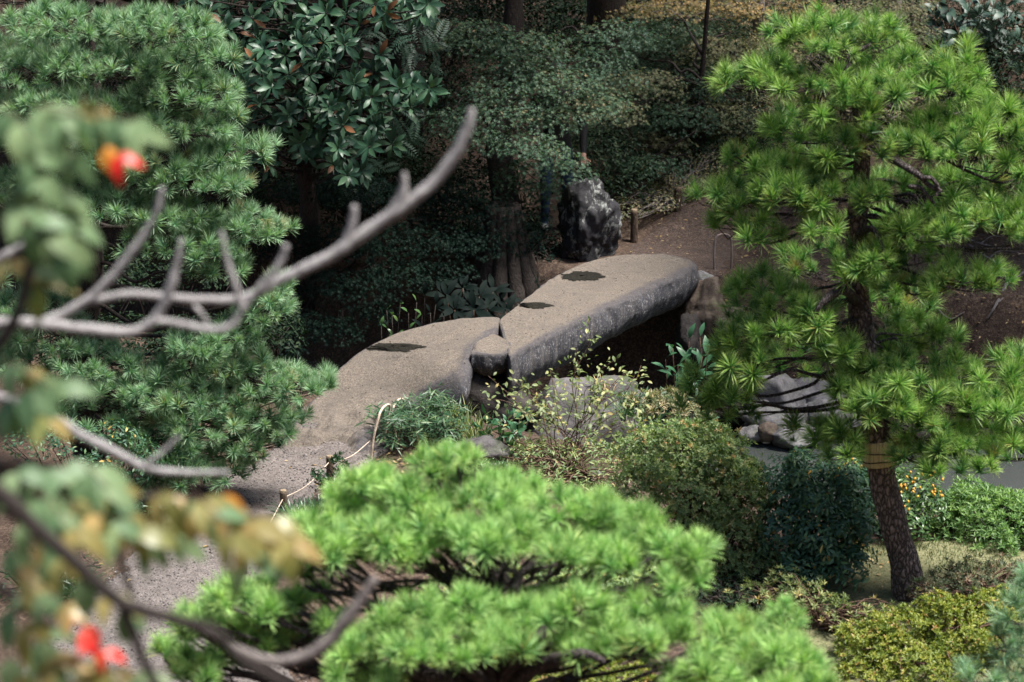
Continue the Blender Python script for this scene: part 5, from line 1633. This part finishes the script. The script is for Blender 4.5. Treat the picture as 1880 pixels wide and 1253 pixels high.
# twiggy yellowing shrub in front of the grey boulder
tws = at_ground(1035, 905)
tws = np.array([tws[0], 26.0, float(hf(np.array([tws[0]]), np.array([26.0]))[0])])
tw = thing('twiggy_shrub', tws, 'open twiggy shrub with small yellow and pale green leaves before the grey boulder', 'shrub')
mb = MB()
P = []
for k in range(30):
    tip = at_y(rng.uniform(880, 1190), rng.uniform(655, 860), 26.0 + rng.uniform(-.35, .5))
    if k < 10:
        tip = at_y([1060, 1080, 960, 1010, 1130, 1165, 935, 1185, 1100, 985][k], [640, 590, 700, 680, 660, 690, 690, 740, 700, 720][k], 26.0)
    cp = curve_pts(tws + rng.normal(size=3) * np.array([.1, .1, 0]), tip, .06, .04, 5)
    mb.tube(cp, [.0055, .0035, .002], 5, 16)
    C = sample(cp, 30)
    for j in range(rng.integers(26, 42)):
        q = C[int(rng.uniform(.3, 1) ** .8 * 29)]
        e = q + rng.normal(size=3) * .045
        P.append(e)
local(tw, mb).build('stem', M_REDTWIG, tw)
P = np.array(P)
R = frames(unit(np.array([0, -.5, .9]) + rng.normal(size=P.shape) * .5))
s = .052 * rng.uniform(.6, 1.25, len(P))
vis, rest, _ = most_visible(P, s * .5)
parts_from('leaf', [mesh_of('leaf', tpl_leaf(1, .45, .2, .2, 2), M_PALE, .5)], tw, P[vis], R[vis], s[vis])
mb = MB()
mb.scatter(tpl_leaf(1, .45, .2, .2, 2), P[rest], R[rest], s[rest])
local(tw, mb).build('foliage', M_PALE, tw, kind='stuff')
shrub('low_shrub', 'small leaved green undergrowth round the foot of the twiggy shrub', 'shrub', [(1010, 850, 25.7, 70, 44, .3), (1080, 840, 25.7, 60, 44, .3), (960, 840, 25.8, 44, 36, .2), (1120, 880, 25.4, 50, 40, .3), (1050, 890, 25.4, 70, 34, .3), (1000, 900, 25.3, 60, 30, .3)], LEAF_N, .05, M_OLIVE, 1.1, twigs=14, stem=M_REDTWIG, inner=.4)

# ------------------------------------------------------------------ grasses


def blades(name, label, cat, spots, L, w, n, mat, lean=.6, seg=4, part=None, face=None):
    """clump of arching strap leaves; spots: (px, py, y, spread px)"""
    c0 = at_y(spots[0][0], spots[0][1], spots[0][2])
    b = np.array([c0[0], c0[1], float(hf(c0[0:1], c0[1:2])[0])])
    t = thing(name, b, label, cat)
    mb = MB()
    for (px, py, y, sp, k) in spots:
        c = at_y(px, py, y)
        r = sp / ppm(y)
        for i in range(k):
            a = rng.random() * 6.28
            q = math.sqrt(rng.random()) * r
            o = np.array([c[0] + math.cos(a) * q, c[1] + math.sin(a) * q * .8, c[2]])
            o[2] = max(o[2] - .12, float(hf(o[0:1], o[1:2])[0]))
            d = np.array([math.cos(a) + rng.normal() * .6, math.sin(a) + rng.normal() * .6, 0])
            d = unit(d)
            ln = L * rng.uniform(.6, 1.15)
            le = lean * rng.uniform(.4, 1.3)
            side = np.array([-d[1], d[0], 0])
            V, A = [], []
            for s in range(seg + 1):
                u = s / seg
                p = o + d * ln * le * u ** 1.3 + np.array([0, 0, ln * (u * 1.0 - le * .75 * u * u)])
                ww = w * math.sin(math.pi * min(.15 + .85 * u, 1.0)) ** .7 * .5 if s < seg else 0.0005
                V += [p - side * ww, p + side * ww]
                A += [u, u]
            F = []
            for s in range(seg):
                F += [(2 * s, 2 * s + 1, 2 * s + 3), (2 * s, 2 * s + 3, 2 * s + 2)]
            mb.add(V, F, rng.random(), A)
    local(t, mb).build('blades', mat, t, kind='stuff')
    return t


def bamboo(name, label, spots, size, mat, n):
    tips = []
    t0 = at_y(*spots[0][:3])
    b = np.array([t0[0], t0[1], float(hf(t0[0:1], t0[1:2])[0])])
    t = thing(name, b, label, 'shrub')
    mb, P, Y = MB(), [], []
    for (px, py, y, w, h, k) in spots:
        for i in range(k):
            a, q = rng.random() * 6.28, math.sqrt(rng.random())
            tp = at_y(px + math.cos(a) * q * w, py + math.sin(a) * q * h, y + rng.normal() * .15)
            g0 = np.array([tp[0] * .7 + b[0] * .3, tp[1] + .05, 0])
            g0[2] = float(hf(g0[0:1], g0[1:2])[0])
            cp = curve_pts(g0, tp, .02, .015, 4)
            mb.tube(cp, [.003, .002], 4, 8)
            for j in range(n):
                an = rng.random() * 6.28
                Y.append(unit(np.array([math.cos(an), math.sin(an) - .2, rng.uniform(-.35, .8)])))
                P.append(tp + rng.normal(size=3) * .025)
    local(t, mb).build('stem', M_REDTWIG, t)
    P, Y = np.array(P), np.array(Y)
    z = unit(np.array([0, -.2, 1.0]) + rng.normal(size=P.shape) * .35)
    R = frames(z, ydir=Y)
    s = size * rng.uniform(.6, 1.2, len(P))
    vis, rest, _ = most_visible(P, s * .4)
    tp = tpl_leaf(1, .13, .15, .12, 2, .4)
    parts_from('leaf', [mesh_of('leaf', tp, mat, .5)], t, P[vis], R[vis], s[vis])
    mb = MB()
    mb.scatter(tp, P[rest], R[rest], s[rest])
    local(t, mb).build('foliage', mat, t, kind='stuff')
    return t


bamboo('dwarf_bamboo', 'dense clump of dark dwarf bamboo beside the near end of the bridge', [(770, 790, 26.30, 66, 34, 70), (730, 790, 26.30, 40, 30, 40), (810, 770, 26.50, 46, 34, 50), (770, 750, 26.60, 56, 26, 40), (800, 735, 26.70, 30, 18, 16), (730, 755, 26.60, 30, 14, 12), (700, 765, 26.60, 24, 16, 10), (840, 800, 26.30, 30, 22, 20)], .105, M_GRASSY, 9)
blades('grass_tuft', 'bright upright grass tuft between the dwarf bamboo and the dark boulder', 'grass', [(860, 770, 26.4, 34, 90), (845, 745, 26.6, 20, 40), (875, 790, 26.2, 24, 40)], .24, .009, 0, M_PALE, .45)
blades('grass_tuft', 'dry straw coloured grass tuft on top of the grey boulder', 'grass', [(1105, 690, 27.2, 20, 50), (1120, 700, 27.1, 14, 24)], .16, .006, 0, M_LITTER, .7)
blades('lilyturf_clump', 'dark green lilyturf clump at the path edge beside the front pine', 'plant', [(560, 935, 24.3, 34, 220), (535, 930, 24.4, 18, 70), (585, 925, 24.4, 18, 70)], .24, .010, 0, M_LIRI, .75)
blades('lilyturf_clump', 'grey green strap leaved clump under the bluish pine', 'plant', [(290, 830, 24.3, 40, 160), (330, 850, 24.2, 30, 100), (240, 800, 24.4, 40, 100)], .26, .010, 0, M_GRASSY, .7)
blades('lilyturf_clump', 'dark strap leaved clump at the left edge of the gravel path', 'plant', [(140, 1060, 22.7, 34, 140), (100, 1075, 22.6, 30, 100)], .24, .010, 0, M_LIRI, .7)
blades('fern_clump', 'ferny dark clump at the water edge right of the grey boulder', 'plant', [(1165, 720, 26.9, 30, 90), (1150, 745, 26.7, 26, 70), (1190, 750, 26.7, 24, 60)], .2, .012, 0, M_GRASSY, .7)

# short lawn blades
lx = np.array(LAWN_POLY)
n = 26000
q = np.stack([rng.uniform(lx[:, 0].min(), lx[:, 0].max(), n), rng.uniform(lx[:, 1].min(), lx[:, 1].max(), n)], -1)
keep = (sdf_poly(q[:, 0], q[:, 1], LAWN_POLY) < -.05) & (noise3(np.stack([q[:, 0] * 1.2, q[:, 1] * 1.2, 0 * q[:, 0]], -1), 9) > -.35) & (np.hypot(q[:, 0] - 2.7, (q[:, 1] - 23.0)) > .55 + .3 * rng.random(n))
q = q[keep]
P = np.column_stack([q, hf(q[:, 0], q[:, 1]) + .01])
mb = MB()
R = frames(unit(rng.normal(size=P.shape) * .5 + np.array([0, -1.0, .1])), ydir=np.array([0, 0, 1.0]) + rng.normal(size=P.shape) * .45)
mb.scatter(tpl_small(.16, .1), P, R, .038 * rng.uniform(.6, 1.3, len(P)))
mb.build('grass', M_LAWNBL, kind='stuff')

# leaf litter and twigs
litter = MB()
for (px0, px1, py0, py1, k) in ((1150, 1420, 350, 480, 150), (1300, 1880, 420, 700, 420), (1560, 1680, 1010, 1110, 160), (690, 900, 800, 860, 160), (560, 1000, 840, 900, 60)):
    for i in range(k):
        litter.scatter(LEAF_S, [at_ground(rng.uniform(px0, px1), rng.uniform(py0, py1)) + np.array([0, 0, .018])], frames(unit(np.array([[0, 0, 1.0]]) + rng.normal(size=(1, 3)) * .25)), .05 * rng.uniform(.5, 1.2))
litter.build('leaf_litter', M_LITTER, kind='stuff')
FL = tpl_leaf(1, .42, .2, .3, 2)
fl_mesh = mesh_of('fallen_leaf', FL, M_LITTER, .2)
for (px, py, s) in ((586, 817, .075), (522, 852, .05), (536, 865, .05), (575, 862, .04), (480, 905, .06), (372, 1010, .06), (402, 1018, .06), (191, 1043, .08), (113, 1107, .1), (243, 1069, .06), (184, 1110, .05), (720, 862, .1), (705, 868, .08), (740, 848, .07)):
    o = link('fallen_leaf', fl_mesh)
    p = at_ground(px, py)
    o.location = p + np.array([0, 0, .022])
    o.rotation_euler = (rng.normal() * .15, rng.normal() * .15, rng.uniform(0, 6))
    o.scale = (s, s, s)
    tag(o, 'small dry yellow leaf lying on the gravel path', 'leaf', 'dry leaves on the path')
fl_red = mesh_of('fallen_leaf', FL, M_HAZE_O, .2)  # red fleck taken for a koi, drawn as a leaf shape
for (px, py, s, lab) in ((1447, 812, .075, 'small red orange leaf shaped fleck on the pond below the pointed rock'), (1420, 806, .06, 'tan leaf floating on the pond by the tan pebble')):
    o = link('fallen_leaf', fl_red if s > .07 else fl_mesh)
    o.location = at_z(px, py, WATER_Z + .012)
    o.rotation_euler = (0, 0, 1.4)
    o.scale = (s, s, s)
    tag(o, lab, 'leaf')
for i, (pts, r) in enumerate((([(1780, 455), (1815, 480), (1840, 495)], .014), ([(1830, 500), (1860, 520), (1890, 490)], .022), ([(1850, 520), (1830, 560), (1812, 590)], .018), ([(1700, 560), (1740, 590), (1770, 600)], .010), ([(1770, 440), (1800, 452), (1870, 468)], .012), ([(1690, 500), (1720, 512), (1740, 520)], .008))):
    g3 = [at_ground(*p) + np.array([0, 0, r * .8]) for p in pts]
    o = thing('fallen_branch', g3[0], ['bare fallen branch lying on the earth slope', 'thick pale root crossing the slope at the right edge', 'forked stick beside the dark rounded shrub', 'thin stick on the bare soil below the pine', 'long bare stick high on the earth slope', 'short twig in the litter behind the pine'][i], 'branch')
    mb = MB()
    mb.tube(np.array(g3), [r, r * .8, r * .4], 7, 20, .15)
    if i in (0, 1, 2, 4):
        mb.tube(np.array([g3[1], g3[1] + np.array([.12, .1, .05]), g3[1] + np.array([.25, .15, .03])]), [r * .6, r * .3], 6, 10, .1)
    local(o, mb).build('stick', M_TWIG, o)

# ------------------------------------------------------------------ the person behind the boulder
pb = np.array([at_y(1020, 470, 31.55)[0], 31.55, 0.0])
pb[2] = float(hf(pb[0:1], pb[1:2])[0])


def person(base, label):
    J, E, R = {}, [], {}

    def j(n, x, y, z, rx, ry=None):
        J[n] = (x, y, z)
        R[n] = (rx, ry or rx)

    j('pelvis', 0, 0, .90, .135, .11)
    j('waist', 0, 0, 1.05, .125, .10)
    j('chest', 0, -.02, 1.26, .155, .115)
    j('collar', 0, -.01, 1.40, .11, .085)
    j('neck', 0, -.03, 1.47, .05)
    j('jaw', 0, -.06, 1.55, .065, .075)
    j('head', 0, -.05, 1.63, .082, .095)
    j('top', 0, -.04, 1.70, .06, .07)
    for s, n in ((-1, 'l'), (1, 'r')):
        j('hip' + n, s * .09, 0, .84, .095)
        j('knee' + n, s * .11, -.03, .47, .062)
        j('ankle' + n, s * .11, .02, .09, .043)
        j('toe' + n, s * .13, -.15, .04, .04, .03)
        j('sh' + n, s * .18, 0, 1.37, .068)
    j('elbowl', -.25, -.02, 1.08, .048)
    j('wristl', -.10, -.22, .88, .034)
    j('palml', -.06, -.28, .83, .036, .022)
    j('elbowr', .27, -.05, 1.06, .048)
    j('wristr', .235, -.25, .84, .032)
    j('palmr', .23, -.31, .80, .036, .022)
    E += [('pelvis', 'waist'), ('waist', 'chest'), ('chest', 'collar'), ('collar', 'neck'), ('neck', 'jaw'), ('jaw', 'head'), ('head', 'top')]
    for n in 'lr':
        E += [('pelvis', 'hip' + n), ('hip' + n, 'knee' + n), ('knee' + n, 'ankle' + n), ('ankle' + n, 'toe' + n), ('collar', 'sh' + n), ('sh' + n, 'elbow' + n), ('elbow' + n, 'wrist' + n), ('wrist' + n, 'palm' + n)]
    for n, s in (('l', -1), ('r', 1)):
        p = np.array(J['palm' + n])
        w = np.array(J['wrist' + n])
        d = unit(p - w)
        sd_ = unit(np.cross(d, np.array([0, -1.0, .3])))
        fw = np.cross(sd_, d)
        for i, (o, ln) in enumerate(((-.030, .062), (-.010, .074), (.010, .070), (.028, .056))):
            a = p + sd_ * o + d * .03
            b = a + d * ln * .5 + fw * .008
            c = b + d * ln * .15 + fw * ln * .45
            for q, (v, r) in enumerate(((a, .0095), (b, .009), (c, .008))):
                j(f'f{n}{i}{q}', *v, r)
            E += [('palm' + n, f'f{n}{i}0'), (f'f{n}{i}0', f'f{n}{i}1'), (f'f{n}{i}1', f'f{n}{i}2')]
        a = p - sd_ * .034 * 1 - d * .01
        b = a - sd_ * .022 + d * .026 + fw * .012
        c = b + d * .026 + fw * .012
        for q, (v, r) in enumerate(((a, .011), (b, .010), (c, .0085))):
            j(f't{n}{q}', *v, r)
        E += [('palm' + n, f't{n}0'), (f't{n}0', f't{n}1'), (f't{n}1', f't{n}2')]
    names = list(J)
    me = bpy.data.meshes.new('person')
    me.from_pydata([J[n] for n in names], [(names.index(a), names.index(b)) for a, b in E], [])
    o = bpy.data.objects.new('person', me)
    COL.objects.link(o)
    md = o.modifiers.new('skin', 'SKIN')
    md.use_smooth_shade = True
    if not me.skin_vertices:
        me.skin_vertices.new()
    for i, n in enumerate(names):
        me.skin_vertices[0].data[i].radius = R[n]
        me.skin_vertices[0].data[i].use_root = (n == 'pelvis')
    sb_ = o.modifiers.new('sub', 'SUBSURF')
    sb_.levels = sb_.render_levels = 2
    dg = bpy.context.evaluated_depsgraph_get()
    nm = bpy.data.meshes.new_from_object(o.evaluated_get(dg))
    o.modifiers.clear()
    o.data = nm
    nm.materials.clear()

    def plain(nme, col, rough=.8, sc_=60):
        k = NT(nme)
        nz = k.noise(k.coord(), sc_, 4)
        return k.done(k.principled(k.mix(nz, col, tuple(c * .6 for c in col)), rough, k.bump(nz, .3, .01)))

    skin = plain('skin', (.52, .29, .21), .55, 30)
    jack = plain('black_jacket', (.012, .012, .014))
    jean = plain('blue_jeans', (.035, .075, .16))
    shoe = plain('pale_shoe', (.45, .45, .46))
    hair = plain('black_hair', (.012, .009, .008), .5, 120)
    for m in (skin, jack, jean, shoe):
        nm.materials.append(m)
    hands = [np.array(J['palml']), np.array(J['palmr'])]
    wr = [np.array(J['wristl']), np.array(J['wristr'])]
    for f in nm.polygons:
        c = np.array(f.center)
        k = 1
        if c[2] > 1.475:
            k = 0
        elif c[2] < .10:
            k = 3
        elif c[2] < .86 and abs(c[0]) < (.165 if c[2] > .7 else .2) and c[1] > -.14:
            k = 2
        for h, w in zip(hands, wr):
            if (c - w) @ unit(h - w) > -.005 and np.linalg.norm(c - h) < .16:
                k = 0
        f.material_index = k
        f.use_smooth = True
    o.location = base
    tag(o, label, 'person')
    # face and hair
    v, f = ico(3)
    hv = v * np.array([.092, .105, .098]) + np.array([0, -.038, 1.655])
    cen = hv[f].mean(1)
    keepf = ~((cen[:, 1] < -.085) & (cen[:, 2] < 1.70)) & ~((cen[:, 2] < 1.60))
    mb_ = MB()
    mb_.add(hv + .004 * fbm(v * 5, 3)[:, None] * v, f[keepf])
    mb_.build('hair', hair, o)
    mb_ = MB()
    for s in (-1, 1):
        mb_.add(ico(2)[0] * .011 + np.array([s * .031, -.132, 1.625]), ico(2)[1])
    mb_.build('eyes', hair, o)
    mb_ = MB()
    mb_.add(ico(2)[0] * np.array([.012, .016, .022]) + np.array([0, -.142, 1.60]), ico(2)[1])
    for s in (-1, 1):
        mb_.add(ico(2)[0] * np.array([.010, .022, .032]) + np.array([s * .086, -.04, 1.615]), ico(2)[1])
    mb_.add(ico(2)[0] * np.array([.024, .008, .006]) + np.array([0, -.132, 1.562]), ico(2)[1])
    mb_.build('nose_ears_mouth', skin, o)
    return o


per = person(pb, 'person in black jacket and blue jeans half hidden behind the black boulder, hand showing')
per.rotation_euler = (0, 0, .15)

# ------------------------------------------------------------------ near branches, out of focus
YG = 9.0
gt = np.array([-2.35, 8.9, 0.0])
gt[2] = float(hf(gt[0:1], gt[1:2])[0])
s0 = at_y(-160, 640, YG)
gtree = thing('bare_tree', gt, 'bare pruned tree with smooth grey branches reaching in from the left', 'tree')
mb = MB()
mb.tube(sample([gt - np.array([0, 0, .2]), gt * .5 + s0 * .5 + np.array([-.12, 0, 0]), s0 + np.array([-.1, 0, .05]), s0 + np.array([-.2, .1, .9])], 24), [.11, .085, .07, .05], 12, None, .1)
local(gtree, mb).build('trunk', M_GREYBARK, gtree)
GB = [([(-190, 655), (-90, 610), (0, 593), (90, 597), (160, 605), (240, 610), (285, 585), (312, 530), (325, 480), (334, 440)], [20, 18, 17, 16, 14, 9], 9.0),
      ([(60, 598), (130, 570), (185, 530), (240, 465), (283, 400), (298, 345)], [14, 14, 12, 9], 9.15),
      ([(170, 553), (240, 541), (320, 548), (400, 552), (450, 547), (520, 512), (610, 468), (680, 420), (735, 383), (795, 335), (838, 280), (862, 225), (866, 200)], [13, 13, 13, 15, 17, 18, 18, 17, 15, 11], 9.3),
      ([(285, 588), (330, 595), (385, 606), (425, 598), (448, 565), (480, 525), (510, 490), (526, 450)], [11, 12, 13, 12, 12, 10], 8.9),
      ([(446, 570), (432, 525), (415, 470), (406, 425)], [12, 10, 8], 8.9),
      ([(600, 476), (638, 440), (652, 378)], [15, 15, 11], 9.3),
      ([(715, 396), (740, 355), (742, 318)], [15, 14, 10], 9.3),
      ([(355, 560), (372, 580), (384, 604)], [8, 8, 8], 9.1),
      ([(-60, 510), (0, 475), (45, 448), (60, 438)], [14, 13, 11, 10], 9.0),
      ([(45, 448), (25, 420), (12, 400)], [9, 8, 6], 9.0),
      ([(-120, 700), (0, 730), (95, 765), (150, 800), (210, 830), (265, 858), (330, 868), (420, 868)], [16, 15, 15, 14, 12, 8], 9.2),
      ([(265, 855), (300, 830), (330, 800)], [9, 8, 6], 9.2),
      ([(560, 1205), (600, 1180), (650, 1120), (700, 1050)], [12, 14, 14, 8], 7.4)]
for pts, rad, y in GB:
    if y < 8:
        continue
    m = ppm(y)
    mb = MB()
    rad = [r * .62 for r in rad]
    rad[-1] *= .8
    mb.tube(np.array(px_y(pts, y)), [r / m for r in rad], 10, 60, .16)
    local(gtree, mb).build('branch', M_GREYBARK, gtree)

YW = 7.6
wt = np.array([-1.95, 7.7, 0.0])
wt[2] = float(hf(wt[0:1], wt[1:2])[0])
s1 = at_y(-180, 800, YW)
wtree = thing('wax_tree', wt, 'nearby tree on the left with blurred drooping leaves turning yellow, orange and red', 'tree')
mb = MB()
mb.tube(sample([wt - np.array([0, 0, .2]), wt * .5 + s1 * .5, s1, s1 + np.array([-.15, .1, .9])], 20), [.07, .055, .045, .03], 10, None, .12)
local(wtree, mb).build('trunk', M_DARKBARK, wtree)
WB = [([(-180, 800), (-80, 860), (10, 915), (60, 965), (130, 1025), (220, 1105), (330, 1140), (395, 1160), (430, 1200), (470, 1228), (540, 1262)], [24, 20, 16, 15, 14, 13, 11, 10, 9], 5.2),
      ([(220, 1105), (245, 1165), (262, 1210), (290, 1262)], [12, 11, 10], 5.2),
      ([(215, 960), (222, 1030), (240, 1090), (228, 1108)], [7, 7, 7], 6.1),
      ([(330, 1140), (385, 1165), (440, 1195), (500, 1215), (560, 1205), (600, 1180), (650, 1120), (690, 1060)], [10, 9, 9, 11, 13, 13, 7], 7.0),
      ([(-160, 780), (-60, 690), (20, 600), (60, 470), (60, 330), (90, 235)], [18, 14, 11, 8, 6], 5.8),
      ([(-60, 860), (60, 860), (170, 905), (300, 915), (420, 930), (540, 985)], [14, 10, 8, 6, 4], 6.0),
      ([(-100, 1000), (0, 1080), (80, 1140), (180, 1200)], [14, 10, 6], 5.9)]
for pts, rad, y in WB:
    y += 1.4
    m = ppm(y)
    mb = MB()
    mb.tube(np.array(px_y(pts, y)), [r / m for r in rad], 9, 44, .1)
    local(wtree, mb).build('branch', M_TWIG if y > 8.2 else M_DARKBARK, wtree)
G, YE, OR, RE = 0, 1, 2, 3
WL = [((60, 195), (150, 215), [G, G, G, YE]), ((90, 215), (258, 222), [G, G, G, G, G]), ((30, 235), (70, 330), [G, G, G]), ((95, 235), (140, 290), [G, G]), ((70, 340), (135, 420), [G, G, G]), ((10, 350), (60, 400), [G, G, G]),
      ((40, 400), (120, 455), [G, G, G]), ((0, 470), (80, 520), [YE, G, YE]), ((0, 660), (110, 715), [G, YE, G, G]), ((0, 720), (90, 770), [G, G, YE]), ((90, 850), (200, 900), [G, G, YE]),
      ((10, 850), (100, 930), [G, G, G]), ((110, 915), (260, 985), [YE, YE, G, YE]), ((200, 930), (290, 1000), [YE, G]), ((270, 905), (380, 930), [YE, YE, G, YE]), ((350, 915), (470, 960), [YE, YE, YE, YE]), ((420, 950), (545, 995), [YE, YE, YE]), ((400, 900), (440, 930), [OR, YE]),
      ((20, 950), (120, 1010), [G, YE, G]), ((0, 1000), (80, 1060), [G, YE, G]), ((30, 1050), (130, 1120), [YE, G, YE]), ((0, 1100), (90, 1180), [G, YE, G]), ((100, 1110), (170, 1160), [OR, RE]), ((140, 1150), (200, 1205), [RE, RE]), ((60, 1160), (120, 1250), [G, YE, G]), ((130, 1210), (260, 1250), [YE, YE, G]), ((0, 1190), (40, 1253), [G, YE]),
      ((172, 265), (225, 290), [OR, RE]), ((0, 190), (60, 260), [G, G, G]), ((150, 225), (262, 240), [G, G, G, G]), ((100, 420), (140, 470), [G, G]),
      ((40, 830), (160, 930), [G, G, G, G]), ((60, 900), (150, 980), [G, G, YE]), ((150, 850), (240, 950), [G, G, G, YE]), ((90, 1000), (160, 1080), [YE, G]), ((90, 1200), (200, 1253), [G, YE, G]), ((280, 930), (330, 1000), [YE, G]), ((350, 900), (430, 990), [YE, G, YE]), ((470, 930), (540, 1020), [YE, YE]), ((20, 700), (60, 730), [G]), ((140, 180), (190, 200), [YE, YE]), ((180, 1080), (240, 1120), [YE, G]), ((460, 960), (450, 1040), [YE, G])]
wm = [mesh_of('leaflet', tpl_leaf(1, .44, .10, .35, 4, .42), m_, .35) for m_ in (M_HAZE_G, M_HAZE_Y, M_HAZE_O, M_HAZE_R)]
P, R, S, W = [], [], [], []
mb = MB()
for (a, b, kinds) in WL:
    y = rng.uniform(6.9, 7.5)
    A_, B_ = at_y(*a, y), at_y(*b, y + rng.uniform(-.1, .1))
    mb.tube(curve_pts(A_, B_, .01, .003, 4), [.0028, .0018], 5, 10)
    for i, kd in enumerate(kinds):
        for s in (-1, 1):
            t = (i + .6) / len(kinds)
            q = A_ * (1 - t) + B_ * t
            d = unit(B_ - A_)
            yv = unit(d * .35 + np.array([s * .25, s * .65, -.75]) + rng.normal(size=3) * .18)
            zv = np.array([s * .25, -.75, .55]) + rng.normal(size=3) * .25
            P.append(q)
            R.append(frames(zv[None], ydir=yv[None])[0])
            S.append((.100 if kd in (0, 1) else .070) * rng.uniform(.8, 1.15))
            W.append(kd)
local(wtree, mb).build('leaf_stalks', M_REDTWIG, wtree, kind='stuff')
parts_from('leaflet', wm, wtree, np.array(P), np.array(R), np.array(S), which=np.array(W), labels=[None if w == 0 else ['', 'yellowing leaflet', 'orange leaflet', 'bright red leaflet'][w] for w in W])
print('objects', len(bpy.data.objects), 'tris', sum(len(o.data.polygons) for o in bpy.data.objects if o.type == 'MESH' and o.data.users == 1))
